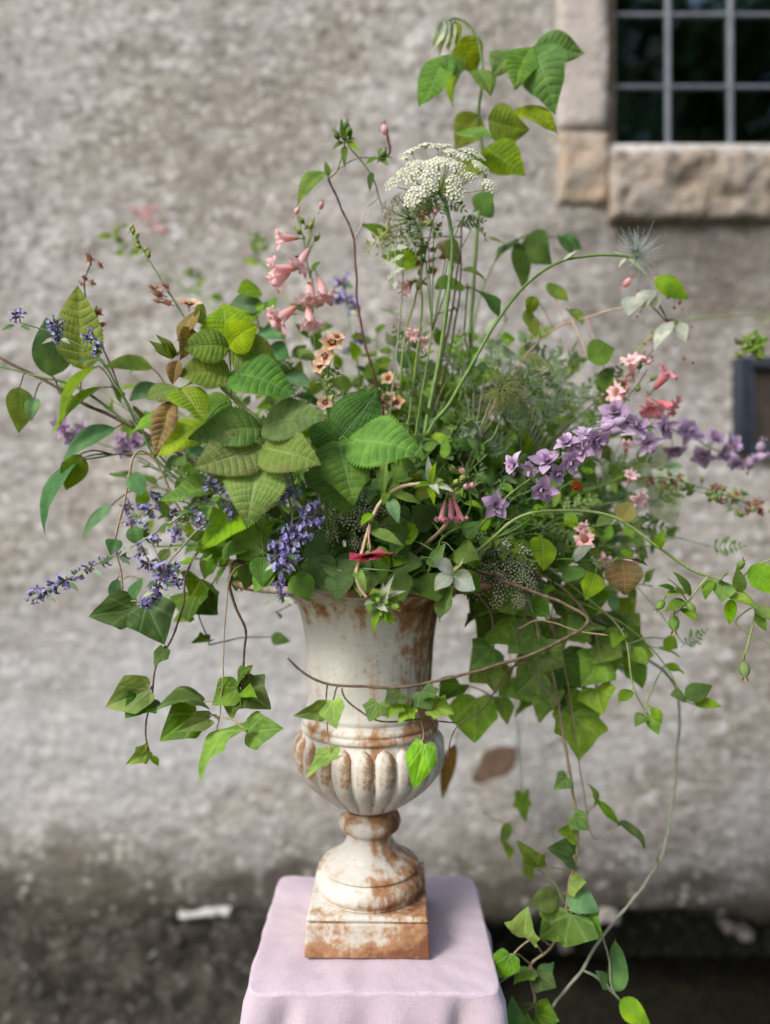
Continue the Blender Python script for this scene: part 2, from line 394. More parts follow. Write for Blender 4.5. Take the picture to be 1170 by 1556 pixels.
# trees that the window panes mirror
m, nt, out = new_mat('far_tree_leaf'); g = N(nt)
c = hsv_random(g, g.mix(g.noise(g.coord('Object'), 1.5, 3), (0.035, 0.07, 0.025), (0.09, 0.14, 0.05)))
nt.links.new(g.bsdf(c, 0.6, 0.3), out.inputs[0])
rng = np.random.default_rng(3)
vs, fs = [], []
for k in range(6):
    cx, cy, cz = 1.2+2.1*k+rng.normal()*0.4, -8.5-rng.random()*2.5, 6.4+rng.random()*0.8
    lobes = [(cx+rng.normal()*1.0, cy+rng.normal()*0.9, cz+rng.uniform(-4.2, 4.2), 0.8+rng.random()*0.7) for _ in range(12)]
    for lx, ly, lz, lr in lobes:
        for _ in range(int(250*lr)):
            d = rng.normal(size=3); d /= np.linalg.norm(d)
            p = np.array((lx, ly, lz))+d*lr*rng.random()**0.4
            a = rng.normal(size=3); a /= np.linalg.norm(a); b = np.cross(a, d); b /= (np.linalg.norm(b)+1e-6)
            s = 0.10+rng.random()*0.12; i = len(vs)
            vs += [p-a*s*1.3, p+b*s*0.6, p+a*s*1.3, p-b*s*0.6]; fs.append((i, i+1, i+2, i+3))
    path = catmull([Vector((cx, cy, -0.05)), Vector((cx+0.1, cy, 2.5)), Vector((cx-0.1, cy+0.1, 5.2)), Vector((cx, cy, 8.0))])
    tube(vs, fs, path, 0.2, 0.05, 8)
tl = link('treeline', mesh('treeline', vs, fs, False), m)
tag(tl, 'dark leafy trees mirrored faintly in the window panes', 'trees', kind='stuff')

# ------------------------------------------------------------------ the house wall
WY = 2.0
def wx(px): return (px-CX)*WY/F
def wz(py): return H-(py-CY)*WY/F
house = bpy.data.objects.new('house_wall', None); COL.objects.link(house); house.location = (0, WY, 0)
tag(house, 'rough grey rendered stone house wall behind the flower urn', 'wall')
OX0, OX1, OZ0, OZ1 = wx(922), wx(1325), wz(233), 3.15
ZB = wz(1392)
def fbm(x, z, s, o=3, seed=0.0):
    return mnoise.fractal((x*s+seed, z*s, seed*1.7), 0.9, 2.0, o)
x0, x1, z1 = -2.6, 2.6, 3.9
nx, nz = 430, 292
xs = np.linspace(x0, x1, nx+1); zs = np.linspace(ZB, z1, nz+1)
# snap grid lines to the window opening
for v in (OX0, OX1): xs[np.argmin(abs(xs-v))] = v
for v in (OZ0, OZ1): zs[np.argmin(abs(zs-v))] = v
vs, fs = [], []
for z in zs:
    for x in xs:
        d = 0.020*fbm(x, z, 1.3, 3, 2.0)+0.0045*fbm(x*0.7, z*1.3, 6.0, 3, 5.0)+0.002*fbm(x, z, 28.0, 2, 9.0)
        edge = min(1.0, (z-ZB)/0.06)
        d += 0.02*(1-edge)**2
        zz = z
        if z == zs[0]: zz = z+0.06*fbm(x, 0, 4.0, 4, 1.0)+0.02*fbm(x, 0, 19.0, 2, 2.0)
        vs.append((x, -0.006*fbm(x, z, 60.0, 1, 3.0)-d*-1.0 if False else d, zz))
W = nx+1
for j in range(nz):
    for i in range(nx):
        xm, zm = (xs[i]+xs[i+1])/2, (zs[j]+zs[j+1])/2
        if OX0 < xm < OX1 and OZ0 < zm < OZ1: continue
        a = j*W+i; fs.append((a, a+1, a+W+1, a+W))
b0 = len(vs)                                  # underside of the render coat
for i in range(W): vs.append((xs[i], 0.45, ZB+0.01))
for i in range(nx): fs.append((b0+i, b0+i+1, i+1, i))
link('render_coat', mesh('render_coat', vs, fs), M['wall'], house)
# plinth under the render: rough stones, set back; deeper hollow on the right
vs, fs = [], []; mi = []
nx2, nz2 = 330, 44
for j in range(nz2+1):
    z = -0.05+(ZB+0.09)*j/nz2
    for i in range(nx2+1):
        x = x0+(x1-x0)*i/nx2
        k_ = max(0.0, min(1.0, (x-0.16+0.1*fbm(x, z, 5, 2, 4))/0.14))
        d = 0.012+0.34*k_+0.012*fbm(x, z, 5, 3, 7)+0.010*fbm(x*2.2, z*0.8, 14, 3, 7)+0.006*fbm(x, z, 34, 2, 2)
        vs.append((x, d, z))
W2 = nx2+1
for j in range(nz2):
    for i in range(nx2):
        a = j*W2+i; fs.append((a, a+1, a+W2+1, a+W2)); mi.append(1 if vs[a][0] > 0.24 else 0)
link('plinth', mesh('plinth', vs, fs, True, None, mi), [M['plinth'], M['hollow']], house)
def rough_block(name, xa, xb, za, zb, ya, yb, mat, amp=0.006, seed=0.0, res=0.02):
    """a dressed stone with worn arrises: front face a displaced grid, sides going back"""
    nx, nz = max(3, int((xb-xa)/res)), max(3, int((zb-za)/res))
    vs, fs = [], []; W = nx+1
    for j in range(nz+1):
        for i in range(nx+1):
            x = xa+(xb-xa)*i/nx; z = za+(zb-za)*j/nz
            e = min(x-xa, xb-x, z-za, zb-z)
            d = ya+0.007*max(0, 1-e/0.014)**2+amp*fbm(x, z, 9, 3, seed)+amp*0.6*fbm(x, z, 30, 2, seed)
            wob = 0.007*fbm(x, z, 8, 3, seed+3)+0.003*fbm(x, z, 40, 2, seed+5)
            vs.append((x+wob, d, z+wob))
    for j in range(nz):
        for i in range(nx):
            a = j*W+i; fs.append((a, a+1, a+W+1, a+W))
    ring = list(range(W))+[j*W+nx for j in range(1, nz+1)]+[nz*W+i for i in range(nx-1, -1, -1)]+[j*W for j in range(nz-1, 0, -1)]
    b = len(vs)
    for k in ring: vs.append((vs[k][0], yb, vs[k][2]))
    for q in range(len(ring)):
        q2 = (q+1) % len(ring); fs.append((ring[q2], ring[q], b+q, b+q2))
    return link(name, mesh(name, vs, fs), mat, house)
JX0 = wx(846)
rough_block('jamb_stone', JX0, OX0, wz(196), wz(-60), -0.007, 0.16, M['jamb'], 0.005, 1.0)
rough_block('jamb_stone', JX0-0.03, OX0, wz(-64), wz(-260), -0.014, 0.16, M['jamb'], 0.005, 2.0)
rough_block('corner_stone', JX0+0.004, OX0+0.002, wz(308), wz(200), -0.008, 0.16, M['ochre'], 0.012, 3.0, 0.012)
rough_block('sill_stone', OX0+0.006, wx(1372), wz(335), wz(234), -0.026, 0.16, M['sill'], 0.020, 4.0, 0.012)
rough_block('jamb_stone', OX1, wx(1405), wz(230), wz(20), -0.016, 0.16, M['jamb'], 0.005, 6.0)
rough_block('jamb_stone', OX1, wx(1405), wz(16), wz(-260), -0.016, 0.16, M['jamb'], 0.005, 7.0)
rough_block('lintel_stone', wx(842), wx(1408), OZ1, OZ1+0.2, -0.02, 0.16, M['sill'], 0.006, 8.0)
rough_block('mortar_chip', wx(274), wx(318), wz(1394), wz(1386), -0.002, 0.05, M['chip'], 0.012, 5.0, 0.004)
rough_block('mortar_chip', wx(310), wx(352), wz(1392), wz(1380), -0.005, 0.05, M['chip'], 0.014, 9.0, 0.004)
rough_block('pale_stone', wx(908), wx(946), wz(1408), wz(1370), 0.006, 0.06, M['jamb'], 0.01, 5.5, 0.01)
for q, (a_, b_, s_) in enumerate(((1112, 1413, 9), (1136, 1426, 12), (1010, 1528, 9), (862, 1440, 12), (1000, 1330, 8), (1085, 1315, 9), (955, 1345, 9))):
    yy = 0.29 if b_ > 1400 else -0.006
    q0, q1 = P(a_-s_*.7, b_+s_*.6, WY+yy), P(a_+s_*.7, b_-s_*.6, WY+yy)
    rough_block('pebble', q0.x, q1.x, q0.z, q1.z, yy, yy+0.07, M['jamb'], 0.012, q*1.3, 0.005)
# window: stile and rails, leads, panes
wf_v, wf_f = [], []
FY = 0.03
box(wf_v, wf_f, (OX0+0.001, FY, OZ0+0.04), (wx(940), FY+0.06, OZ1))
box(wf_v, wf_f, (OX1-0.032, FY, OZ0+0.04), (OX1-0.001, FY+0.06, OZ1))
box(wf_v, wf_f, (wx(940), FY, OZ1-0.035), (OX1-0.032, FY+0.06, OZ1-0.001))
win = link('window', mesh('window', wf_v, wf_f, False), M['wood'], house)
link('bottom_rail', boxmesh('bottom_rail', (OX0+0.002, FY-0.006, OZ0+0.001), (OX1-0.002, FY+0.06, OZ0+0.039), 0.004), M['rail'], win)
bx = [1025, 1122, 1219]; bz = [5, 117, -107, -219]
gx0, gx1 = wx(940), OX1-0.032; gz0, gz1 = OZ0+0.039, OZ1-0.035
for b_ in bx: link('glazing_bar', boxmesh('glazing_bar', (wx(b_)-0.0075, FY+0.008, gz0), (wx(b_)+0.0075, FY+0.034, gz1), 0.006, 3), M['bars'], win)
for b_ in bz: link('glazing_bar', boxmesh('glazing_bar', (gx0, FY+0.012, wz(b_)-0.006), (gx1, FY+0.030, wz(b_)+0.006), 0.005, 3), M['bars'], win)
xe = [gx0]+[wx(b_) for b_ in bx]+[gx1]; ze = sorted([gz0]+[wz(b_) for b_ in bz]+[gz1])
for i in range(len(xe)-1):
    for j in range(len(ze)-1):
        a, b = (xe[i]+0.004, 0, ze[j]+0.004), (xe[i+1]-0.004, 0.004, ze[j+1]-0.004)
        cxp, czp = (a[0]+b[0])/2, (a[2]+b[2])/2
        me = boxmesh('pane', (a[0]-cxp, -0.002, a[2]-czp), (b[0]-cxp, 0.002, b[2]-czp))
        o = link('pane', me, M['glass'], win, (cxp, FY+0.020, czp))
        o.rotation_euler = (R(random.uniform(-0.8, 0.8)), 0, R(random.uniform(-0.8, 0.8)))
vs, fs = [], []
box(vs, fs, (OX0-0.3, 0.17, OZ0-0.3), (OX1+0.3, 1.2, OZ1+0.3)); fs = [f[::-1] for k, f in enumerate(fs) if k != 2]
link('dark_interior', mesh('dark_interior', vs, fs, False), M['inside'], house)

# framed dark board low on the wall at the right
bd = bpy.data.objects.new('wall_hatch', None); COL.objects.link(bd); bd.location = (wx(1114), WY-0.03, wz(692))
tag(bd, 'small dark blue framed hatch fixed on the wall beside the lilac flowers', 'hatch')
hw, hh, t_ = 0.30, (692-545)*WY/F, 0.038
for nm, a, b in (('frame_side', (0, 0, 0), (t_, 0.05, hh)), ('frame_side', (hw-t_, 0, 0), (hw, 0.05, hh)),
                 ('frame_rail', (t_, 0.001, 0), (hw-t_, 0.05, t_*0.8)), ('frame_rail', (t_, 0.001, hh-t_*0.8), (hw-t_, 0.05, hh))):
    link(nm, boxmesh(nm, a, b, 0.004), M['navy'], bd)
link('board', boxmesh('board', (t_, 0.022, t_*0.8), (hw-t_, 0.045, hh-t_*0.8)), M['brownpane'], bd)
link('inner_bead', boxmesh('inner_bead', (t_, 0.012, t_*0.8), (t_+0.012, 0.022, hh-t_*0.8), 0.003), M['bars'], bd)

# ------------------------------------------------------------------ cloth-covered table
TZ = H-732*0.85/F                         # top of the cloth
TC = Vector((-0.013, 0.9895, 0))
HWX, HWY = 0.1485, 0.1395
tb = bpy.data.objects.new('side_table', None); COL.objects.link(tb); tb.location = (TC.x, TC.y, 0)
tag(tb, 'small square table hidden under the pink cloth', 'table')
link('table_top', boxmesh('table_top', (-HWX+0.012, -HWY+0.012, TZ-0.03), (HWX-0.012, HWY-0.012, TZ-0.005), 0.003), M['wood'], tb)
for sx in (-1, 1):
    for sy in (-1, 1):
        cxp, cyp = sx*(HWX-0.035), sy*(HWY-0.035)
        vs, fs = [], []; tube(vs, fs, [Vector((cxp, cyp, -0.01)), Vector((cxp, cyp, 0.4)), Vector((cxp, cyp, TZ-0.028))], 0.012, 0.018, 8)
        link('leg', mesh('leg', vs, fs), M['wood'], tb)
vs, fs = [], []
def sq(phi, e=18.0):
    c, s = math.cos(phi), math.sin(phi)
    r = (abs(c)**e+abs(s)**e)**(-1/e); return c*r, s*r
NP = 240; rings = []
for k in range(19): rings.append(('top', k/18*0.975))
for k in range(1, 6): rings.append(('edge', k/5))
for k in range(1, 34): rings.append(('drop', k/33))
for kind, t in rings:
    for i in range(NP):
        phi = 2*math.pi*i/NP+math.pi/4; cx_, sy_ = sq(phi)
        corner = abs(math.sin(2*phi))**6
        if kind == 'top': s = t; z = 0.0
        elif kind == 'edge': s = 0.975+0.025*math.sin(t*math.pi/2); z = -0.005*(1-math.cos(t*math.pi/2))
        else: s = 1.0; z = -0.005-0.50*t
        x, y = cx_*HWX*s, sy_*HWY*s
        if kind == 'drop':
            fold = math.sin(phi*17+0.9*math.sin(phi*3))*0.5+math.sin(phi*9+1.0)*0.6
            amp = 0.0035*min(1, t*20)+0.022*t
            out_ = 0.002+0.030*t**0.8+corner*(0.05*t**0.8)+fold*amp
            out_ -= 0.020*max(0, math.cos(4*(phi-math.pi/4)-0.75))**24*min(1, t*14)**0.7
            out_ -= 0.020*max(0, math.cos(4*(phi-math.pi/4)+0.75))**24*min(1, t*14)**0.7
            nrm = Vector((cx_*abs(cx_)**3, sy_*abs(sy_)**3)).normalized()
            x += nrm.x*out_; y += nrm.y*out_
            x += 0.004*fbm(x*2, z*2, 6, 2, 3)
        else:
            z += 0.0030*fbm(x, y, 22, 3, 8)*(1 if s > 0.5 else 0.3)+0.0012*max(0, math.sin(x*46+y*30+2*fbm(x, y, 8, 2, 1)))**6*min(1, s*1.2)
        vs.append(Vector((x, y, z)))
nr = len(rings)
for j in range(nr-1):
    for i in range(NP):
        i2 = (i+1) % NP; fs.append((j*NP+i, j*NP+i2, (j+1)*NP+i2, (j+1)*NP+i))
fs = [f[::-1] for f in fs]
cl = link('table_cloth', mesh('table_cloth', vs, fs), M['cloth']); cl.location = (TC.x, TC.y, TZ)
tag(cl, 'pale pink linen cloth draped over the small table under the urn', 'tablecloth')

# ------------------------------------------------------------------ cast-iron urn
UY, UX = 0.99, -0.0205
PX = UY/F                                  # metres per photo pixel at the urn's axis
urn = bpy.data.objects.new('urn', None); COL.objects.link(urn); urn.location = (UX, UY, TZ+0.002)
urn.rotation_euler.z = R(-1.2)
tag(urn, 'chipped white cast iron urn with rust standing on the pink cloth', 'urn')
def uz(py): return H-(py-CY)*PX-(TZ+0.002)
def lathe(prof, seg=96, sub=6, closed=False):
    path = catmull([Vector((r, 0, z)) for r, z in prof], sub) if sub > 1 else [Vector((r, 0, z)) for r, z in prof]
    vs, fs = [], []
    for p in path:
        for k in range(seg):
            a = 2*math.pi*k/seg; vs.append(Vector((p.x*math.cos(a), p.x*math.sin(a), p.z)))
    for j in range(len(path)-1):
        for k in range(seg):
            k2 = (k+1) % seg; fs.append((j*seg+k, j*seg+k2, (j+1)*seg+k2, (j+1)*seg+k))
    return vs, fs
def part(name, prof, mat, sub=6):
    vs, fs = lathe(prof, 96, sub); return link(name, mesh(name, vs, fs), mat, urn)
# square plinth block, slightly tapered, with a lip
PH = 0.0415
def frustum(name, w0, w1, za, zb, mat, bev=0.002):
    vs = [Vector((sx*w/2, sy*w/2, z)) for z, w in ((za, w0), (zb, w1)) for sx, sy in ((-1, -1), (1, -1), (1, 1), (-1, 1))]
    fs = [(3, 2, 1, 0), (4, 5, 6, 7), (0, 1, 5, 4), (1, 2, 6, 5), (2, 3, 7, 6), (3, 0, 4, 7)]
    me = mesh(name, vs, fs, False); bm = bmesh.new(); bm.from_mesh(me)
    bmesh.ops.bevel(bm, geom=bm.edges[:], offset=bev, segments=2, affect='EDGES', profile=0.5)
    bmesh.ops.subdivide_edges(bm, edges=[e for e in bm.edges if e.calc_length() > 0.03], cuts=6, use_grid_fill=True)
    bm.to_mesh(me); bm.free()
    return link(name, me, mat, urn)
frustum('base_block', 0.156, 0.1515, 0.0, PH, M['urn_block'])
frustum('base_lip', 0.1475, 0.1465, PH+0.0003, PH+0.0025, M['urn_rust'], 0.001)
frustum('base_plate', 0.1525, 0.148, PH+0.003, PH+0.0087, M['urn'], 0.002)
pz = PH+0.009
part('foot', [(0.0, pz), (0.062, pz), (0.069, pz+.004), (0.0725, pz+.012), (0.0705, pz+.022), (0.0655, pz+.028), (0.0640, pz+.0305), (0.0655, pz+.0325),
              (0.0635, pz+.0345), (0.0555, pz+.039), (0.0445, pz+.0465), (0.0365, pz+.055), (0.0315, pz+.064), (0.0290, pz+.073), (0.0287, uz(1264)), (0.0300, uz(1259)), (0.035, uz(1256.5))], M['urn'])
part('collar', [(0.031, uz(1258)), (0.038, uz(1256)), (0.0408, uz(1250)), (0.0414, uz(1244)), (0.039, uz(1236)), (0.0335, uz(1232)), (0.0325, uz(1229)), (0.0345, uz(1225))], M['urn_rust'])
part('bowl', [(0.030, uz(1226)), (0.037, uz(1222)), (0.047, uz(1215)), (0.057, uz(1204)), (0.073, uz(1188)), (0.085, uz(1172)), (0.0915, uz(1155)), (0.0935, uz(1138)), (0.0925, uz(1122)), (0.089, uz(1110)),
              (0.0885, uz(1105)), (0.0912, uz(1102.5)), (0.0918, uz(1099)), (0.0905, uz(1095.5)), (0.0885, uz(1094)), (0.0890, uz(1091)), (0.0882, uz(1088)), (0.0850, uz(1084)), (0.083, uz(1078))], M['urn'])
def prof_bowl(y):
    pr = [(1222, .037), (1215, .047), (1204, .057), (1188, .073), (1172, .085), (1155, .0915), (1138, .0935), (1122, .0925), (1106, .0885)]
    for (y0, r0), (y1, r1) in zip(pr, pr[1:]):
        if y1 <= y <= y0: return r0+(r1-r0)*(y0-y)/(y0-y1)
    return .0885
NG = 22
vs, fs = [], []; nt_, na = 16, 10
for j in range(nt_+1):
    t = j/nt_; y = 1220-(1220-1107)*t
    r = prof_bowl(y); w = math.pi*r/NG*0.93*min(1, (1-t)*9)**0.5*min(1, t*6+0.35)**0.5
    lift = 0.0085*min(1, (1-t)*8)**0.5*min(1, t*4+0.3)*(0.35+0.65*r/.0935)
    for i in range(na+1):
        s = i/na*2-1
        rr = r-0.001+lift*math.sqrt(max(0, 1-s*s)); ang = s*w/r
        vs.append(Vector((rr*math.cos(ang), rr*math.sin(ang), uz(y))))
for j in range(nt_):
    for i in range(na):
        a = j*(na+1)+i; fs.append((a, a+1, a+na+2, a+na+1))
gme = mesh('gadroon', vs, fs)
for k in range(NG):
    o = link('gadroon', gme, M['urn_lobe'], urn); o.rotation_euler.z = 2*math.pi*(k+0.35)/NG
part('neck', [(0.0835, uz(1080)), (0.0845, uz(1074)), (0.0835, uz(1068)), (0.0825, uz(1060)), (0.0823, uz(1040)), (0.0838, uz(1005)), (0.0865, uz(965)), (0.091, uz(935)), (0.099, uz(912)),
              (0.114, uz(897)), (0.138, uz(889)), (0.165, uz(885))], M['urn'])
part('rim', [(0.163, uz(886)), (0.178, uz(885)), (0.1845, uz(882)), (0.187, uz(878)), (0.1855, uz(874)), (0.180, uz(873)), (0.172, uz(877)), (0.15, uz(882)), (0.12, uz(889)), (0.10, uz(903)), (0.086, uz(935)), (0.078, uz(990)), (0.074, uz(1060)), (0.0, uz(1075))], M['urn_rim'])
vs, fs = lathe([(0.0, uz(916)), (0.05, uz(915)), (0.088, uz(918))], 40, 3)
for v in vs: v.z += 0.006*fbm(v.x, v.y, 20, 2)
so = link('soil', mesh('soil', vs, fs), M['soil']); so.location = urn.location  # unseen dark disc added to close the urn mouth
tag(so, 'dark planting soil inside the urn below the stems', 'soil', kind='stuff')
RZ = urn.location.z+uz(880)

# ------------------------------------------------------------------ plant materials
LM = {}
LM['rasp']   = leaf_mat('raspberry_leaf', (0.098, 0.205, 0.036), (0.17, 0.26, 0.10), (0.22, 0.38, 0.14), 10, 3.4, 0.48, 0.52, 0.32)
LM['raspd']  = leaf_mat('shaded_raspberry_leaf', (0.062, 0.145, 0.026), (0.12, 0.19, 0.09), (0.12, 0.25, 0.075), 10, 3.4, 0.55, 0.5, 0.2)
LM['raspy']  = leaf_mat('young_yellow_raspberry_leaf', (0.185, 0.300, 0.026), (0.20, 0.30, 0.07), (0.34, 0.45, 0.11), 10, 3.4, 0.6, 0.5, 0.4)
LM['olive']  = leaf_mat('olive_raspberry_leaf', (0.140, 0.220, 0.020), (0.15, 0.19, 0.045), (0.24, 0.33, 0.08), 10, 3.4, 0.65, 0.55, 0.35)
LM['bronze'] = leaf_mat('bronzed_raspberry_leaf', (0.160, 0.262, 0.034), (0.20, 0.26, 0.11), (0.29, 0.41, 0.13), 10, 3.4, 0.75, 0.5, 0.25, blotch=(0.135, 0.120, 0.050))
LM['maroon'] = leaf_mat('maroon_young_leaf', (0.165, 0.120, 0.048), (0.22, 0.17, 0.10), (0.36, 0.35, 0.15), 10, 3.4, 0.75, 0.5, 0.25)
LM['silver'] = leaf_mat('silvery_leaf', (0.34, 0.42, 0.33), (0.45, 0.50, 0.43), (0.48, 0.55, 0.45), 7, 3, 0.3, 0.65, 0.3)
LM['pale']   = leaf_mat('pale_underside_leaf', (0.36, 0.43, 0.38), (0.42, 0.48, 0.43), (0.50, 0.56, 0.48), 6, 3, 0.4, 0.65, 0.3)
LM['bright'] = leaf_mat('bright_green_leaf', (0.160, 0.295, 0.036), (0.19, 0.31, 0.10), (0.24, 0.38, 0.10), 6, 3, 0.3, 0.45, 0.38)
LM['mid']    = leaf_mat('mid_green_leaf', (0.115, 0.225, 0.034), (0.11, 0.19, 0.065), (0.12, 0.23, 0.06), 6, 3, 0.3, 0.5, 0.36, dv=0.3)
LM['dark']   = leaf_mat('dark_green_leaf', (0.066, 0.140, 0.025), (0.07, 0.13, 0.05), (0.06, 0.14, 0.035), 6, 3, 0.3, 0.5, 0.3, dv=0.35)
LM['blue']   = leaf_mat('blue_green_leaf', (0.085, 0.190, 0.070), (0.13, 0.22, 0.10), (0.10, 0.22, 0.12), 6, 3, 0.25, 0.42, 0.22)
LM['ivy']    = leaf_mat('ivy_leaf', (0.058, 0.125, 0.016), (0.10, 0.18, 0.05), (0.15, 0.24, 0.07), rough=0.38, tr=0.25, palm=True, vamt=0.6, dv=.35, dh=.02)
LM['ivyb']   = leaf_mat('fresh_ivy_leaf', (0.150, 0.290, 0.042), (0.17, 0.30, 0.07), (0.30, 0.43, 0.15), rough=0.4, tr=0.35, palm=True, vamt=0.5, dv=.3, dh=.02)
LM['rust']   = leaf_mat('russet_leaf', (0.145, 0.110, 0.030), (0.18, 0.15, 0.05), (0.30, 0.28, 0.06), 6, 3, 0.6, 0.5, 0.3, blotch=(0.20, 0.075, 0.035))
LM['yellow'] = leaf_mat('yellowing_leaf', (0.36, 0.34, 0.06), (0.34, 0.34, 0.10), (0.16, 0.22, 0.03), 6, 3, 0.7, 0.5, 0.4)
LM['dead']   = leaf_mat('dead_brown_leaf', (0.085, 0.055, 0.038), (0.09, 0.06, 0.042), (0.06, 0.03, 0.016), 6, 3, 0.5, 0.7, 0.1)
LM['frond']  = leaf_mat('feathery_grey_green_leaf', (0.21, 0.30, 0.20), (0.25, 0.33, 0.22), (0.20, 0.28, 0.17), 4, 2, 0.2, 0.6, 0.3)
LM['frondg'] = leaf_mat('feathery_green_leaf', (0.13, 0.24, 0.075), (0.17, 0.26, 0.11), (0.14, 0.22, 0.07), 4, 2, 0.2, 0.55, 0.3)
SM = {}
SM['green'] = plain_mat('green_stem', (0.11, 0.19, 0.045), (0.17, 0.26, 0.075), 120, 0.5)
SM['lime']  = plain_mat('yellow_green_stem', (0.21, 0.28, 0.06), (0.27, 0.34, 0.10), 120, 0.5)
SM['grey']  = plain_mat('grey_green_stem', (0.20, 0.21, 0.15), (0.28, 0.29, 0.21), 120, 0.7)
SM['brown'] = plain_mat('brown_twig', (0.085, 0.050, 0.034), (0.16, 0.105, 0.07), 150, 0.75)
SM['tan']   = plain_mat('tan_stem', (0.27, 0.20, 0.12), (0.36, 0.28, 0.17), 150, 0.7)
SM['maroon']= plain_mat('maroon_stem', (0.075, 0.028, 0.026), (0.13, 0.055, 0.045), 150, 0.55)
SM['pink']  = plain_mat('pinkish_hairy_stem', (0.55, 0.34, 0.28), (0.48, 0.42, 0.27), 150, 0.7)
PM = {}
PM['pink']  = petal_mat('salmon_pink_petal', (0.84, 0.42, 0.39), (0.92, 0.61, 0.62))
PM['rose']  = petal_mat('rose_pink_petal', (0.76, 0.22, 0.26), (0.82, 0.36, 0.42))
PM['lilac'] = petal_mat('lilac_petal', (0.52, 0.36, 0.52), (0.66, 0.52, 0.67), 0.35, 0.6, 0.2)
PM['purple']= petal_mat('purple_petal', (0.37, 0.235, 0.38), (0.54, 0.38, 0.56), 0.35, 0.6, 0.2)
PM['blue']  = petal_mat('violet_blue_petal', (0.33, 0.29, 0.66), (0.52, 0.47, 0.84), 0.3)
PM['calyx'] = petal_mat('grey_violet_calyx', (0.17, 0.16, 0.17), (0.17, 0.12, 0.24), 0.15)
PM['calyxg']= petal_mat('grey_green_calyx', (0.26, 0.29, 0.25), (0.30, 0.26, 0.34), 0.15)
PM['peach'] = petal_mat('apricot_petal', (0.66, 0.34, 0.20), (0.80, 0.58, 0.38), 0.35)
PM['heart'] = petal_mat('dark_red_heart', (0.08, 0.012, 0.015), (0.15, 0.02, 0.025), 0.1)
PM['magenta']=petal_mat('crimson_petal', (0.72, 0.06, 0.14), (0.90, 0.18, 0.30), 0.5)
PM['white'] = petal_mat('cream_white_floret', (0.66, 0.68, 0.46), (0.86, 0.86, 0.72), 0.25, dv=0.08)
PM['cream'] = petal_mat('dull_cream_floret', (0.50, 0.47, 0.33), (0.68, 0.64, 0.50), 0.25)
PM['seed']  = petal_mat('brown_seed_floret', (0.20, 0.15, 0.075), (0.36, 0.30, 0.16), 0.2)
PM['dry']   = petal_mat('dry_papery_petal', (0.34, 0.15, 0.10), (0.55, 0.31, 0.22), 0.3)
PM['lime']  = petal_mat('lime_bud', (0.24, 0.30, 0.07), (0.40, 0.46, 0.14), 0.25)
PM['bud']   = petal_mat('green_bud', (0.13, 0.22, 0.05), (0.20, 0.31, 0.085), 0.2)
PM['fluff'] = petal_mat('silvery_fluff', (0.55, 0.66, 0.58), (0.72, 0.80, 0.74), 0.5)
PM['berry'] = petal_mat('red_berry_skin', (0.55, 0.03, 0.02), (0.62, 0.07, 0.03), 0.05, 0.3)
PM['stamen']= petal_mat('yellow_stamen', (0.55, 0.42, 0.08), (0.70, 0.58, 0.2), 0.2)

# ------------------------------------------------------------------ leaf shapes
def frame(base, tip, roll, nh=None):
    a = tip-base; L = a.length; a = a/L
    mid = (base+tip)*0.5
    if nh is None:
        nh = (CAM-mid).normalized()*0.85+Vector((-0.15, 0, 0.75))
    n = nh-a*nh.dot(a)
    if n.length < 1e-3: n = Vector((0, -1, 0.3))-a*a.y*-1
    n.normalize()
    n = Quaternion(a, roll) @ n
    s = a.cross(n).normalized()
    return a, n, s, L
SHAPES = {'ovate': lambda t: (math.sin(math.pi*min(1, max(0, t))**0.76))**0.82*(1-0.30*t**3),
          'elliptic': lambda t: (math.sin(math.pi*t))**0.75,
          'lance': lambda t: (math.sin(math.pi*t**0.6))**1.1,
          'heart': lambda t: min(1.0, (t*5.5)**0.5)*(1-t**2.2)**0.9}
def leaf_mesh(base, tip, w, org, shape='ovate', roll=0.0, bend=0.12, fold=0.18, pleat=0.0, serr=0.0, nv=10, kv=3.4, hi=False, wave=0.0, side=0.0, nh=None, droop=0.0, twist=0.0, curl=0.0):
    a, n, s, L = frame(base, tip, roll, nh)
    NV, NU = (60, 12) if hi else (18, 6)
    if serr and not hi: NV = 26
    f = SHAPES[shape]; vs, fs, uv = [], [], []
    ph = random.random()*6
    teeth = NV/2.0
    for j in range(NV+1):
        t = j/NV
        for i in range(NU+1):
            u = i/NU*2-1; au = abs(u)
            te = t+0.24*au**1.15*min(1, t*2.2)*(1-t)             # rows follow the side veins
            hw = max(0.001*L, f(te)*w*0.5)
            if serr and au > .99: hw *= 1+serr*((1, -.6)[j % 2] if hi else (1 if j % 2 else -.4))*(1 if 0 < j < NV else 0)
            z = bend*L*4*te*(1-te)*0.5 + fold*au*hw - 0.35*fold*hw*au**3 - droop*L*te*te
            if pleat:
                q = nv*t; q = q-math.floor(q)
                z += pleat*L*(math.sin(math.pi*q)**0.7)*(min(1, au*3.5)*(1-au**4)*0.9+0.0)*min(1, hw/(0.2*w+1e-6))
            if wave: z += wave*L*au*au*math.sin(t*9+ph+(1.5 if u > 0 else 0))
            tt = te
            z += L*0.010*mnoise.noise((te*9+ph, u*3.5, ph))+curl*L*math.sin(te*5.0+ph)*te-curl*1.2*hw*au*au
            ct, st_ = math.cos(twist*te), math.sin(twist*te)
            lat = (s*ct+n*st_)*(u*hw)+s*(side*L*4*te*(1-te))
            vs.append(base-org+a*(L*tt)+lat+n*z)
            uv.append((u*0.5+0.5, t))
    W = NU+1
    for j in range(NV):
        for i in range(NU):
            k = j*W+i; fs.append((k, k+1, k+W+1, k+W))
    return mesh('leaf', vs, fs, True, uv)

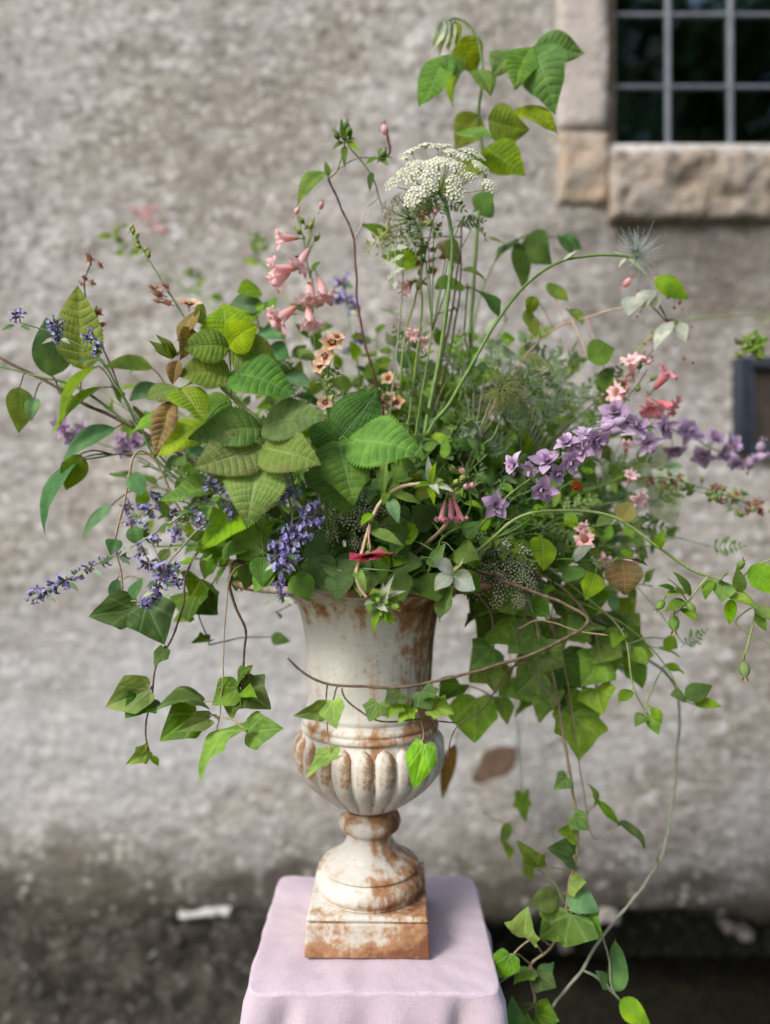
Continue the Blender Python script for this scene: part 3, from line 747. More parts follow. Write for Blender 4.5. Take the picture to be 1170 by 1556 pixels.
IVY = [(0.0, 0.03), (0.16, -0.08), (0.34, -0.12), (0.48, 0.0), (0.47, 0.15), (0.55, 0.28), (0.63, 0.41), (0.49, 0.49), (0.37, 0.58), (0.27, 0.72), (0.13, 0.88), (0.0, 1.0)]
IVY3 = [(0.0, 0.02), (0.18, -0.06), (0.36, -0.04), (0.47, 0.10), (0.54, 0.24), (0.57, 0.36), (0.47, 0.48), (0.35, 0.62), (0.18, 0.82), (0.0, 1.0)]
def ivy_mesh(base, tip, w, org, roll=0.0, bend=0.1, fold=0.15, cup=None, three=False, nh=None, twist=0.0):
    a, n, s, L = frame(base, tip, roll, nh)
    pts = IVY3 if three else IVY
    cup = random.uniform(-.05, .5) if cup is None else cup
    half = catmull([Vector((p[0], p[1], 0)) for p in pts], 4)
    jit = random.random()*10
    out = [Vector((-p.x, p.y, 0)) for p in half][::-1][:-1]+half[:-1]      # from the tip round left, base, right
    vs, fs, uv = [], [], []
    RG = 6; c = Vector((0, 0.18, 0)); n_o = len(out)
    def put(q):
        au = abs(q.x)*1.0
        au = math.sqrt(q.x*q.x+.006)-.077
        z = bend*L*4*q.y*(1-q.y)*0.5+fold*L*au*0.8-cup*L*(au*au*1.2+0.5*(q.y-0.3)**2)
        z += 0.03*L*math.sin(q.x*9+jit)*math.sin(q.y*8+jit)
        # veins sunk: lobes puffed
        ang = math.atan2(q.x, q.y+0.02); z += 0.018*L*abs(math.sin(ang*2.2))*min(1, q.length*2)
        tw = twist*(q.y)
        vs.append(base-org+a*(L*q.y)+(s*math.cos(tw)+n*math.sin(tw))*(q.x*w)+n*z)
        uv.append((0.5+q.x*0.5, max(0.0, q.y)))
    put(c)
    for r in range(1, RG+1):
        for q in out: put(c.lerp(q, r/RG))
    for k in range(n_o): fs.append((0, 1+k, 1+(k+1) % n_o))
    for r in range(RG-1):
        for k in range(n_o):
            k2 = (k+1) % n_o
            fs.append((1+r*n_o+k, 1+(r+1)*n_o+k, 1+(r+1)*n_o+k2, 1+r*n_o+k2))
    return mesh('ivy_leaf', vs, fs, True, uv)

# ------------------------------------------------------------------ shared flower meshes (unit size, growing along +z)
class MB:
    def __init__(s): s.v, s.f, s.uv, s.mi = [], [], [], []
    def grid(s, fn, nu, nv, mi=0):
        b = len(s.v)
        for j in range(nv+1):
            for i in range(nu+1):
                u, v = i/nu, j/nv; s.v.append(fn(u, v)); s.uv.append((u, v))
        for j in range(nv):
            for i in range(nu):
                k = b+j*(nu+1)+i; s.f.append((k, k+1, k+nu+2, k+nu+1)); s.mi.append(mi)
    def petal(s, origin, d, n, L, w, cup=0.2, mi=0, shape=0.7, nu=4, nv=6, tipcurl=0.0):
        d = d.normalized(); n = (n-d*n.dot(d)).normalized(); sd = d.cross(n)
        def fn(u, v):
            uu = u*2-1; hw = w*0.5*max(0.04, math.sin(math.pi*min(1, v**shape*0.97+0.03)))**0.8
            return origin+d*(L*v)+sd*(uu*hw)+n*(cup*L*(v*v)+0.25*hw*uu*uu-tipcurl*L*v**4)
        s.grid(fn, nu, nv, mi)
    def lathe(s, prof, mi=0, seg=10, origin=Vector((0, 0, 0)), axis=Vector((0, 0, 1))):
        q = axis.to_track_quat('Z', 'Y')
        def fn(u, v):
            x = v*(len(prof)-1); k = min(int(x), len(prof)-2); t = x-k
            r = prof[k][0]*(1-t)+prof[k+1][0]*t; z = prof[k][1]*(1-t)+prof[k+1][1]*t
            a = 2*math.pi*u; return origin+q @ Vector((r*math.cos(a), r*math.sin(a), z))
        s.grid(fn, seg, (len(prof)-1), mi)
    def tube(s, pts, r0, r1, mi=0, sides=5):
        fs = []; n0 = len(s.v); tube(s.v, fs, pts, r0, r1, sides)
        s.uv += [(0.5, 0.5)]*(len(s.v)-n0); s.f += fs; s.mi += [mi]*len(fs)
    def build(s, name, mats):
        me = mesh(name, s.v, s.f, True, s.uv, s.mi)
        for m in mats: me.materials.append(m)
        return me
def V(*a): return Vector(a)
def sph(a, e): return V(math.cos(a)*math.cos(e), math.sin(a)*math.cos(e), math.sin(e))
FL = {}
def trumpet(name, pm, seed):
    rs = random.Random(seed); b = MB()
    ph = rs.random()*6
    def fn(u, v):
        a = 2*math.pi*u
        if v < 0.7:
            t = v/0.7; r = 0.075+0.13*t**0.9+0.02*math.sin(t*3.1); z = 0.78*t
        else:
            t = (v-0.7)/0.3; lob = abs(math.cos(2.5*a+0.3))**0.55
            r = 0.225+t*(0.07+0.24*lob); z = 0.78+0.17*t*lob-0.14*t*t*lob+0.03*math.sin(3*a+ph)
        bendx = 0.10*z*z
        rf = 1+0.45*max(0, v-.7)*math.sin(11*a+ph)+0.4*max(0, v-.7)*math.sin(7*a)
        return V(r*rf*math.cos(a)+bendx, r*rf*math.sin(a), z+0.28*max(0, v-.7)*math.sin(9*a+ph))
    b.grid(fn, 40, 14, 0); cb = MB()
    for k in range(5):
        a = 2*math.pi*k/5; cb.petal(V(0.03*math.cos(a), 0.03*math.sin(a), -0.05), V(math.cos(a)*0.28, math.sin(a)*0.28, 1), V(math.cos(a), math.sin(a), 0), 0.3, 0.13, 0.0, 1)
    cb.tube([V(0, 0, -0.35), V(0.02, 0, -0.18), V(0, 0, 0)], 0.025, 0.04, 1); cb.mi = [0]*len(cb.mi)
    b.tube([V(0.02, 0, 0.3), V(0.06, 0.02, 0.85)], 0.015, 0.02, 2)
    return b.build(name, [pm, PM['bud'], PM['stamen']]), [('calyx', cb.build('calyx', [PM['bud']]))]
FL['trumpet'] = trumpet('trumpet_flower', PM['pink'], 1)
FL['trumpet_rose'] = trumpet('trumpet_flower', PM['rose'], 2)
def saucer(name, pm, seed, cup, mats, n=5, w=0.85):
    rs = random.Random(seed); b = MB(); kids = []
    for k in range(n):
        a = 2*math.pi*k/n+rs.uniform(-.1, .1)
        pb = MB(); pb.petal(V(0.06*math.cos(a), 0.06*math.sin(a), 0), V(math.cos(a), math.sin(a), cup*0.6), V(0, 0, 1), 0.95+rs.uniform(-.08, .05), w+rs.uniform(-.06, .06), cup*0.5, 0, 0.9, 6, 7, rs.uniform(0, .18)); kids.append(('petal', pb.build('petal', [mats[0]])))
    for k in range(n): 
        a = 2*math.pi*k/n; b.petal(V(0.02*math.cos(a), 0.02*math.sin(a), 0.03), V(math.cos(a), math.sin(a), cup*0.6+0.05), V(0, 0, 1), 0.36, 0.34, 0.05, 1, 0.8)
    for k in range(9):
        a = 2.4*k; e = 0.5+0.1*(k % 4); d = sph(a, e); b.tube([V(0, 0, 0.03), d*0.22+V(0, 0, 0.05)], 0.012, 0.02, 2, 4)
    b.lathe([(0.0, -0.16), (0.10, -0.13), (0.14, -0.03), (0.1, 0.0)], 3, 8)
    b.tube([V(0.03, 0, -0.5), V(0, 0, -0.14)], 0.03, 0.035, 3)
    return b.build(name, mats), kids
FL['verbascum'] = saucer('apricot_flower', None, 5, 0.28, [PM['peach'], PM['heart'], PM['stamen'], PM['bud']])
FL['potentilla'] = saucer('crimson_flower', None, 6, 0.10, [PM['magenta'], PM['heart'], PM['heart'], PM['bud']], 5, 0.95)
def larkspur(name, pm, pm2, seed):
    rs = random.Random(seed); b = MB(); kids = []
    for k in range(5):
        a = 2*math.pi*k/5+rs.uniform(-.15, .15); e = rs.uniform(0.05, 0.45)
        pb = MB(); pb.petal(V(0, 0, 0), sph(a, e), V(0, 0, 1), 1.0+rs.uniform(-.12, .1), 0.66+rs.uniform(-.10, .14), rs.uniform(.0, .35), 0, 0.95, 6, 7, rs.uniform(-.1, .65)); kids.append(('petal', pb.build('petal', [pm])))
    for k in range(8):
        a = 2*math.pi*k/8+0.4+rs.uniform(-.3, .3); e = rs.uniform(0.35, 1.2)
        b.petal(V(0, 0, 0.04), sph(a, e), V(0, 0, 1), 0.68+rs.uniform(-.18, .15), 0.36+rs.uniform(-.08, .1), rs.uniform(-.1, .4), 1, 0.8, 4, 5, rs.uniform(-.2, .6))
    for k in range(6): b.tube([V(0, 0, 0.05), sph(k*1.05, 1.0)*0.38], 0.02, 0.03, 2, 4)
    b.tube([V(0, 0, 0), V(0.02, 0, -0.35), V(0.12, 0.02, -0.72)], 0.10, 0.03, 0, 6)
    return b.build(name, [pm, pm2 or pm, PM['fluff']]), kids
FL['larkspur'] = [larkspur('lilac_flower', PM['lilac'], PM['purple'] if s % 2 else PM['lilac'], s) for s in (1, 2, 3, 6, 7)]
FL['larkspur_p'] = [larkspur('purple_flower', PM['purple'], None, s) for s in (4, 5)]
def whorl(name, seed, openf=0.6, cal=None, n=13):
    rs = random.Random(seed); b = MB()
    for k in range(n):
        a = 2*math.pi*k/n*1.0+rs.uniform(-.3, .3); e = rs.uniform(-0.35, 0.75); d = sph(a, e)
        o = V(0, 0, rs.uniform(-.35, .35))+d*0.12
        b.lathe([(0.04, 0), (0.11, 0.14), (0.12, 0.34), (0.085, 0.42)], 1, 6, o, d)
        for q in range(3):
            sd = V(rs.uniform(-1, 1), rs.uniform(-1, 1), rs.uniform(-1, 1)); sd = (sd-d*sd.dot(d)).normalized()
            b.petal(o+d*0.36, d+sd*0.35, sd, 0.16, 0.06, 0.1, 1, 0.6, 2, 2)
        if rs.random() < openf:
            m_ = o+d*0.40; up = (V(0, 0, 1)-d*d.z); up = up.normalized() if up.length > .05 else V(1, 0, 0); sd = d.cross(up)
            b.lathe([(0.05, 0), (0.07, 0.15), (0.10, 0.24)], 0, 6, m_, d)
            t_ = m_+d*0.24
            b.petal(t_, d*0.6+up, -d, 0.24, 0.26, 0.1, 0, 0.8, 3, 3)
            b.petal(t_, d*0.7-up, d, 0.36, 0.34, -0.2, 0, 0.9, 4, 3, 0.1)
            for sg in (-1, 1): b.petal(t_, d*0.7+sd*sg-up*0.2, d, 0.22, 0.2, -0.1, 0, 0.9, 3, 3)
    b.tube([V(0, 0, -0.6), V(0, 0, 0.6)], 0.05, 0.045, 1)
    return b.build(name, [PM['blue'], cal or PM['calyx']])
FL['whorl'] = [whorl('flower_whorl', s, 0.75) for s in (1, 2, 3)]
FL['whorl_tight'] = [whorl('flower_whorl', s, 0.35, PM['calyxg']) for s in (4, 5)]
def umbellet(name, pm, seed, n=26, fl=True, pr=0.13):
    rs = random.Random(seed); b = MB()
    for k in range(n):
        t = (k+0.5)/n; r = math.sqrt(t)*0.98; a = k*2.39996
        p = V(r*math.cos(a), r*math.sin(a), 0.62-0.28*r*r+rs.uniform(-.05, .05))
        b.tube([V(0, 0, 0), V(p.x*0.55, p.y*0.55, p.z*0.75), p], 0.012, 0.015, 1, 4)
        d = (V(p.x*0.6, p.y*0.6, 1)).normalized()
        if fl:
            q = d.to_track_quat('Z', 'Y'); a0 = rs.random()*6; sz = pr*rs.uniform(.8, 1.35)
            for j in range(5):
                aa = a0+j*1.2566; dd = q @ V(math.cos(aa), math.sin(aa), 0.25)
                b.petal(p, dd, d, sz, sz*0.85, 0.15, 0, 0.9, 2, 2)
            b.lathe([(0.0, -0.03), (0.05, 0.0), (0.03, 0.045), (0, 0.05)], 0, 5, p, d)
        else:
            b.lathe([(0.0, -0.05), (0.085, 0.0), (0.075, 0.08), (0, 0.13)], 0, 6, p, d)
    return b.build(name, [pm, SM['lime']])
FL['umbellet'] = [umbellet('umbellet', PM['white'], s, 22, True, 0.20) for s in (1, 2, 3)]
FL['umbellet_cream'] = [umbellet('umbellet', PM['cream'], s, 20) for s in (4, 5)]
FL['umbellet_seed'] = [umbellet('umbellet', PM['seed'], s, 18, False) for s in (6, 7)]
FL['umbellet_lime'] = [umbellet('umbellet', PM['lime'], s, 20, False) for s in (8, 9)]
def bud(name, pm, crown=True, tipm=None):
    b = MB()
    b.lathe([(0.05, 0), (0.22, 0.12), (0.30, 0.38), (0.26, 0.62), (0.15, 0.78), (0.10, 0.86)], 0, 12)
    for k in range(5):
        a = 2*math.pi*k/5; b.petal(V(0.1*math.cos(a), 0.1*math.sin(a), 0.82), V(math.cos(a)*0.4, math.sin(a)*0.4, 1), V(math.cos(a), math.sin(a), 0), 0.34, 0.12, 0.25, 1, 0.6, 2, 3)
    b.tube([V(0, 0, -0.5), V(0, 0, 0.05)], 0.05, 0.06, 0)
    return b.build(name, [pm, tipm or pm])
FL['hip'] = bud('rose_hip', PM['bud'], True, PM['seed'])
FL['pinkbud'] = bud('flower_bud', PM['pink'], True, PM['dry'])
FL['greenbud'] = bud('flower_bud', PM['bud'], True, PM['bud'])
FL['limebud'] = bud('flower_bud', PM['lime'], True, PM['lime'])
FL['lilacbud'] = bud('flower_bud', PM['lilac'], True, PM['purple'])
b = MB(); rs = random.Random(4)                       # withered, crumpled flower
for k in range(9):
    a = rs.random()*6.3; e = rs.uniform(-.3, 1.3); b.petal(V(0, 0, 0), sph(a, e), V(rs.uniform(-1, 1), rs.uniform(-1, 1), 1), rs.uniform(.5, .95), rs.uniform(.3, .55), rs.uniform(-.4, .5), 0, 0.8, 4, 5, rs.uniform(-.4, .5))
b.tube([V(0, 0, -0.5), V(0, 0, 0.1)], 0.05, 0.08, 1)
FL['withered'] = b.build('withered_flower', [PM['dry'], PM['seed']])
b = MB(); rs = random.Random(5)                       # berry made of drupelets
for k in range(34):
    t = (k+.5)/34; e = math.asin(1-2*t); d = sph(k*2.39996, e); b.lathe([(0, -0.1), (0.2, 0.0), (0.17, 0.12), (0.0, 0.2)], 0, 6, d*0.62, d)
for k in range(5): b.petal(V(0, 0, 0.6), sph(k*1.26, 0.2), V(0, 0, 1), 0.9, 0.3, 0.2, 1)
FL['berry'] = b.build('berry', [PM['berry'], PM['bud']])
b = MB(); rs = random.Random(6)                       # feathery seed head
for k in range(170):
    t = (k+.5)/170; d = sph(k*2.39996, math.asin(1-1.55*t)); L = rs.uniform(.75, 1.1); sw = V(rs.uniform(-1, 1), rs.uniform(-1, 1), rs.uniform(-1, 1))*0.22
    b.tube([d*0.08, d*L*0.55+sw*0.3, d*L+sw], 0.010, 0.004, 0, 3)
b.lathe([(0, -0.15), (0.15, -0.05), (0.12, 0.1), (0, 0.16)], 1, 8)
FL['fluff'] = b.build('feathery_seed_head', [PM['fluff'], PM['lime']])
def frond(name, mat, seed, lobes=7, w=0.07):
    rs = random.Random(seed); b = MB()
    cur = [V(0, 0.06*math.sin(t*3), t-0.12*t*t*0) for t in np.linspace(0, 1, 9)]
    b.tube(cur, 0.012, 0.005, 0, 4)
    for k in range(lobes):
        t = 0.22+0.74*k/lobes; o = V(0, 0.06*math.sin(t*3), t); L = 0.46*(1-t)**0.6*(0.6+0.4*min(1, t*3))*rs.uniform(.7, 1.2)
        for sg in (-1, 1):
            d = V(sg*1.0, rs.uniform(-.6, .6), rs.uniform(.35, 1.0)).normalized(); n_ = V(0, 1, 0.1)
            b.petal(o, d, n_, L, w, rs.uniform(-.2, .2), 0, 0.5, 2, 4)
            for q in (0.4, 0.68):
                for s2 in (-1, 1):
                    d2 = (d+V(-sg*0.45*s2+0.0, rs.uniform(-.3, .3), s2*0.75)).normalized()
                    b.petal(o+d*L*q, d2, n_, L*0.42*(1.2-q), w*0.75, rs.uniform(-.2, .2), 0, 0.5, 2, 3)
    b.petal(V(0, 0.06*math.sin(2.8), 0.93), V(0, 0, 1), V(0, 1, 0), 0.14, w, 0.1, 0, 0.5, 2, 3)
    return b.build(name, [mat])
FL['frond'] = [frond('frond', LM['frond'], s) for s in (1, 2)]
FL['frondg'] = [frond('frond', LM['frondg'], s, 6, 0.06) for s in (3, 4)]
FL['frondw'] = [frond('frond', LM['silver'], s, 4, 0.085) for s in (5,)]

# ------------------------------------------------------------------ plant = one thing
class Plant:
    def __init__(s, name, label, cat, base, group=None):
        s.o = bpy.data.objects.new(name, None); COL.objects.link(s.o)
        s.org = Vector(base); s.o.location = s.org; s.o.empty_display_size = 0.01
        tag(s.o, label, cat, group); s.t = {}; s.paths = []
    def stem(s, pts, r0=0.0022, r1=0.0012, mat='green', n=8, sides=6):
        pts = [Vector(q) for q in pts]
        if (pts[0]-s.org).length < 1e-6 and len(pts) > 1:      # a stem leaves the urn upwards, over the rim
            q = pts[1]; h = V(q.x-UX, q.y-UY, 0); c0 = V(UX, UY, 0)
            if h.length > .19 or q.z < RZ+.03:
                u_ = h.normalized() if h.length > 1e-4 else V(0, -1, 0)
                if q.z < RZ+.02*(h.length/.19): pts[1:1] = [c0+u_*.10+V(0, 0, RZ+.022), c0+u_*.195+V(0, 0, RZ+.016)]
                else: pts[1:1] = [c0+u_*.09+V(0, 0, RZ+.02)]
        path = catmull(pts, n); jx = random.random()*50; ja = .0016 if mat in ('brown', 'tan', 'maroon', 'grey') else .0008
        for i_ in range(1, len(path)-1):
            q = path[i_]*38; path[i_] = path[i_]+V(mnoise.noise(q+V(jx, 0, 0)), mnoise.noise(q+V(0, jx, 0)), mnoise.noise(q+V(0, 0, jx)))*ja
        vs, fs = s.t.setdefault(mat, ([], []))
        tube(vs, fs, [p-s.org for p in path], r0, r1, sides); s.paths.append(path); return path
    def leaf(s, b, e, wpx, mat, pet=None, **kw):
        b, e = Vector(b), Vector(e); w = wpx*b.y/F
        kw.pop('pm', None); pm = next(iter(s.t), 'green')
        if pet is not None: s.stem([Vector(pet), (Vector(pet)+b)*0.5+V(0, 0, 0.004), b], 0.0011, 0.0008, pm, 4)
        kind = kw.pop('kind', 'ovate')
        if kind == 'ivy': me = ivy_mesh(b, e, w, s.org, **kw)
        else: me = leaf_mesh(b, e, w, s.org, shape=kind, **kw)
        return link('leaf', me, LM[mat], s.o)
    def rasp(s, b, e, wpx, mat, pet=None, **kw):
        wpx *= 1.2
        d = dict(pleat=random.uniform(.009, .017), serr=0.085, hi=True, bend=random.uniform(.05, .2), fold=random.uniform(.05, .3), wave=random.uniform(.012, .035), twist=random.uniform(-.5, .5), curl=random.uniform(-.06, .10), roll=random.uniform(-.3, .3), side=random.uniform(-.04, .04)); d.update(kw)
        return s.leaf(b, e, wpx, mat, pet, **d)
    def put(s, name, me, p, d, size, roll=None):
        kids = ()
        if isinstance(me, tuple): me, kids = me
        o = bpy.data.objects.new(name, me); COL.objects.link(o); o.parent = s.o
        for kn, km in kids:
            c_ = bpy.data.objects.new(kn, km); COL.objects.link(c_); c_.parent = o
        d = Vector(d).normalized(); q = d.to_track_quat('Z', 'Y')
        q = Quaternion(d, random.random()*6.28 if roll is None else roll) @ q
        o.rotation_mode = 'QUATERNION'; o.rotation_quaternion = q
        o.location = Vector(p)-s.org; o.scale = size if isinstance(size, tuple) else (size,)*3; return o
    def done(s):
        for mat, (vs, fs) in s.t.items(): link('stem', mesh('stem', vs, fs), SM[mat], s.o)
        return s
def U(dx=0.0, dy=0.0):                     # where a stem stands in the urn
    r = math.hypot(dx, dy); k = 0.07/r if r > 0.07 else 1.0
    return V(UX+dx*k, UY+dy*k, RZ-0.03)
def pick(l): return random.choice(l)
def sprig(p, path, n, size, mats, kind='ovate', t0=0.35, wr=0.55, jit=0.5, serr=0.0, pet=0.25, pm='green', gravity=0.3, size_end=0.6, opp=False, ivy=False):
    """leaves set along a stem"""
    m = len(path)-1; k0 = random.random()*6
    for k in range(n):
        t = t0+(1-t0)*((k//2*2 if opp else k)+0.5)/n; i = min(m-1, int(t*m)); o = path[i].lerp(path[i+1], t*m-i)
        tg = (path[i+1]-path[i]).normalized()
        sd = tg.orthogonal().normalized(); sd = Quaternion(tg, k0+(k % 2*math.pi+k//2*1.3 if opp else k*2.4)) @ sd
        d = (sd+tg*random.uniform(.2, .7)+V(random.uniform(-jit, jit), random.uniform(-jit, jit)-0.15, random.uniform(-jit, jit)-gravity)).normalized()
        L = size*(1-(1-size_end)*(k/max(1, n-1)))*random.uniform(.75, 1.2)
        b = o+d*L*pet; mat = pick(mats)
        kw = dict(roll=random.uniform(-.7, .7), bend=random.uniform(.0, .25))
        if ivy: p.leaf(b, b+d*L, L*1.0*F/b.y, mat, o, kind='ivy', fold=random.uniform(.1, .6), three=random.random() < .5, pm=pm, **kw)
        else: p.leaf(b, b+d*L, L*wr*F/b.y, mat, o, kind=kind, fold=random.uniform(.05, .4), serr=serr, wave=random.uniform(0, .04), twist=random.uniform(-.6, .6), curl=random.uniform(-.05, .12), pm=pm, **kw)

# ================================================================== the arrangement
# ---- tall raspberry cane above the umbel
d = 1.03
p = Plant('raspberry_cane', 'tallest raspberry cane with nodding tip rising above the white umbel', 'raspberry cane', U(0.04, 0.05))
p.stem([U(0.04, 0.05), P(700, 640, 1.03), P(716, 480, 1.04), P(727, 330, d), P(737, 262, d), P(727, 185, d), P(733, 120, d), P(729, 70, d), P(712, 38, d), P(690, 28, d), P(668, 42, d-.01)], 0.0030, 0.0014, 'green', 8)
hub = P(812, 71, d-.02)
p.stem([P(731, 118, d), P(770, 100, d-.015), hub], 0.0012, 0.0009, 'green', 5)
p.rasp(hub, P(842, 167, d-.05), 60, 'rasp', roll=.15)
p.rasp(hub, P(889, 80, d-.03), 40, 'rasp', roll=.5)
p.rasp(P(808, 72, d-.02), P(782, 137, d-.05), 44, 'rasp', roll=-.3)
p.rasp(P(778, 76, d-.01), P(748, 120, d-.04), 40, 'rasp', roll=-.2)
lh = P(680, 84, d-.02); p.stem([P(722, 112, d), P(700, 92, d-.01), lh], 0.0011, 0.0008, 'green', 4)
p.rasp(lh, P(638, 166, d-.05), 44, 'rasp', roll=.1)
p.rasp(lh, P(694, 121, d-.04), 34, 'rasp', roll=-.4)
p.rasp(P(706, 82, d+.01), P(688, 164, d+.02), 40, 'raspy', roll=.4, nh=V(-.6, -.6, -.5))
p.rasp(P(704, 55, d+.01), P(723, 112, d+.03), 42, 'olive', roll=.2, nh=V(-.2, -.8, -.5))
p.rasp(P(722, 106, d-.01), P(745, 148, d-.03), 34, 'rasp', roll=-.3)
for x, y, w in ((655, 80, 16), (667, 92, 15), (681, 84, 15), (694, 70, 14)):
    p.rasp(P(680+(x-668)*.5, 32, d-.01), P(x, y, d-.02), w, 'silver' if w > 14.5 else 'olive', fold=.9, bend=-.1, pleat=.012)
p.rasp(P(742, 182, d), P(806, 196, d-.03), 50, 'raspy', nh=V(0, -.7, -.6))
p.rasp(P(781, 168, d-.01), P(848, 212, d-.04), 36, 'olive', bend=.35, roll=.3, nh=V(0, -.6, .5))
p.rasp(P(695, 200, d-.03), P(748, 206, d-.06), 38, 'rasp', nh=V(0, -.35, 1))
p.rasp(P(736, 226, d), P(798, 268, d-.02), 48, 'olive', nh=V(.2, -.8, -.3))
p.rasp(P(728, 175, d), P(692, 225, d+.02), 44, 'raspy', nh=V(.2, -.9, -.2))
p.rasp(P(735, 262, d), P(690, 240, d+.03), 40, 'olive')
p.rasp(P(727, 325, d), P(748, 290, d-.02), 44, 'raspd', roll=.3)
p.done()

# ---- white umbel and its companions
def umbel(name, label, cat, stem_pts, hub, up, rad, dome, meshes, n, size, stem_mat='green', r0=.003, bracts='frondg', seed=1, inv=False, group=None):
    rs = random.Random(seed)
    p = Plant(name, label, cat, stem_pts[0], group)
    p.stem(stem_pts+[hub], r0, r0*.7, stem_mat)
    up = Vector(up).normalized(); q = up.to_track_quat('Z', 'Y')
    for k in range(n):
        t = (k+.5)/n; r = rad*math.sqrt(t)*rs.uniform(.88, 1.08); a = k*2.39996+rs.uniform(-.2, .2)
        z = dome*(1-0.5*(r/rad)**2)*rs.uniform(.75, 1.25)
        if inv: z = dome*(0.5+0.6*(r/rad)**2)
        e = hub+q @ V(r*math.cos(a), r*math.sin(a), z)
        mid = hub+q @ V(r*.62*math.cos(a), r*.62*math.sin(a), z*.48)
        p.stem([hub, mid, e], .0009, .0006, 'lime' if stem_mat == 'green' else stem_mat, 4, 4)
        dd = (q @ V(r/rad*.55*math.cos(a), r/rad*.55*math.sin(a), 1)).normalized()
        p.put('umbellet', pick(meshes), e, dd, size*rs.uniform(.8, 1.15))
    if bracts:
        for k in range(7):
            a = k*.9+rs.random(); p.put('bract', pick(FL[bracts]), hub, q @ V(math.cos(a), math.sin(a), rs.uniform(-.6, .1)), rs.uniform(.028, .045))
    return p.done()
d = .90
umbel('lace_flower', 'large white lacy umbel standing tall in the middle of the arrangement', 'flower',
      [U(.03, -.05), P(645, 660, .93), P(668, 540, .92), P(682, 440, .905), P(687, 375, d), P(680, 320, d)], P(668, 292, d), (-.06, -.80, .60), .062, .036, FL['umbellet'], 30, .0102, seed=3)
umbel('lace_flower', 'small brownish half-opened umbel hanging just below the large white umbel', 'flower',
      [U(.02, -.02), P(636, 520, .95), P(640, 430, .94), P(640, 370, .93), P(632, 338, .92)], P(622, 332, .915), (-.8, -.35, .15), .022, .026, FL['umbellet_seed'], 14, .008, r0=.0016, seed=4)
umbel('lace_flower', 'brown seeding umbel hanging under feathery leaves right of the middle', 'flower',
      [U(.05, -.04), P(720, 700, .95), P(752, 660, .94), P(770, 595, .93)], P(762, 592, .925), (-.1, -.75, -.45), .026, .018, FL['umbellet_seed'], 22, .0085, r0=.0015, seed=5)
umbel('lace_flower', 'dull cream umbel crowded under the large raspberry leaves above the rim', 'flower',
      [U(-.01, -.1), P(545, 840, .89)], P(532, 800, .90), (-.1, -.75, .6), .052, .034, FL['umbellet_cream'], 36, .0105, r0=.0015, seed=6)
umbel('lace_flower', 'dull cream umbel leaning out over the right side of the rim', 'flower',
      [U(.08, -.04), P(735, 850, .93)], P(755, 878, .92), (.1, -.75, .45), .048, .03, FL['umbellet_cream'], 34, .011, r0=.0015, seed=7)
umbel('lace_flower', 'small lime green umbel in bud among the feathery leaves', 'flower',
      [U(.06, -.03), P(740, 640, .97), P(792, 580, .96)], P(812, 565, .955), (.3, -.5, .7), .018, .016, FL['umbellet_lime'], 12, .0075, r0=.0012, seed=8)

# ---- maroon forked stem with buds
d = .95
p = Plant('bud_stem', 'bare maroon forked stem with green buds and a single curled leaf at top', 'flower stem', U(-.02, -.03))
p.stem([U(-.02, -.03), P(585, 680, .96), P(570, 580, d), P(553, 515, d), P(543, 455, d), P(537, 366, d), P(518, 315, d), P(499, 271, d)], .0019, .0013, 'maroon')
p.stem([P(499, 271, d), P(520, 252, d), P(545, 240, d), P(575, 240, d+.01)], .0011, .0009, 'pink')
p.stem([P(499, 271, d), P(512, 258, d), P(522, 228, d), P(524, 205, d)], .0012, .001, 'green')
p.stem([P(545, 240, d), P(530, 222, d), P(524, 205, d)], .001, .0009, 'green')
p.stem([P(545, 240, d), P(562, 262, d), P(572, 285, d), P(580, 312, d)], .0011, .0009, 'green')
p.stem([P(537, 366, d), P(548, 345, d), P(556, 318, d+.02), P(575, 300, d+.03)], .001, .0007, 'pink')
p.leaf(P(494, 262, d), P(452, 312, d-.02), 30, 'bright', P(499, 270, d), serr=.12, fold=.5, bend=.25, pleat=.012)
p.leaf(P(500, 268, d), P(494, 245, d), 10, 'mid')
for x, y, ex, ey in ((524, 212, 518, 178), (524, 212, 536, 192), (522, 216, 505, 228), (526, 214, 541, 212), (524, 222, 524, 258), (522, 214, 510, 205), (527, 216, 548, 232)):
    p.leaf(P(x, y, d), P(ex, ey, d-random.uniform(0, .02)), 11, pick(['bright', 'mid', 'dark']), fold=.6, kind='lance')
for x, y in ((522, 198), (532, 208), (515, 212)): p.put('bud', FL['greenbud'], P(x, y, d-.005), (random.uniform(-.5, .5), -.4, .8), .014)
for x, y, ex, ey in ((575, 240, 556, 250), (575, 240, 590, 252), (576, 238, 582, 225), (565, 262, 562, 292), (572, 240, 597, 240)):
    p.leaf(P(x, y, d), P(ex, ey, d-.01), 11, pick(['dark', 'mid', 'mid']), fold=.5)
p.put('bud', FL['greenbud'], P(578, 240, d-.005), (.5, -.4, .6), .014)
p.stem([P(580, 245, d+.01), P(592, 232, d+.01), P(590, 215, d+.01), P(584, 190, d+.012)], .0016, .0022, 'maroon', 4)
p.put('bud', FL['pinkbud'], P(586, 205, d+.012), (-.15, .1, 1), .017)
p.done()

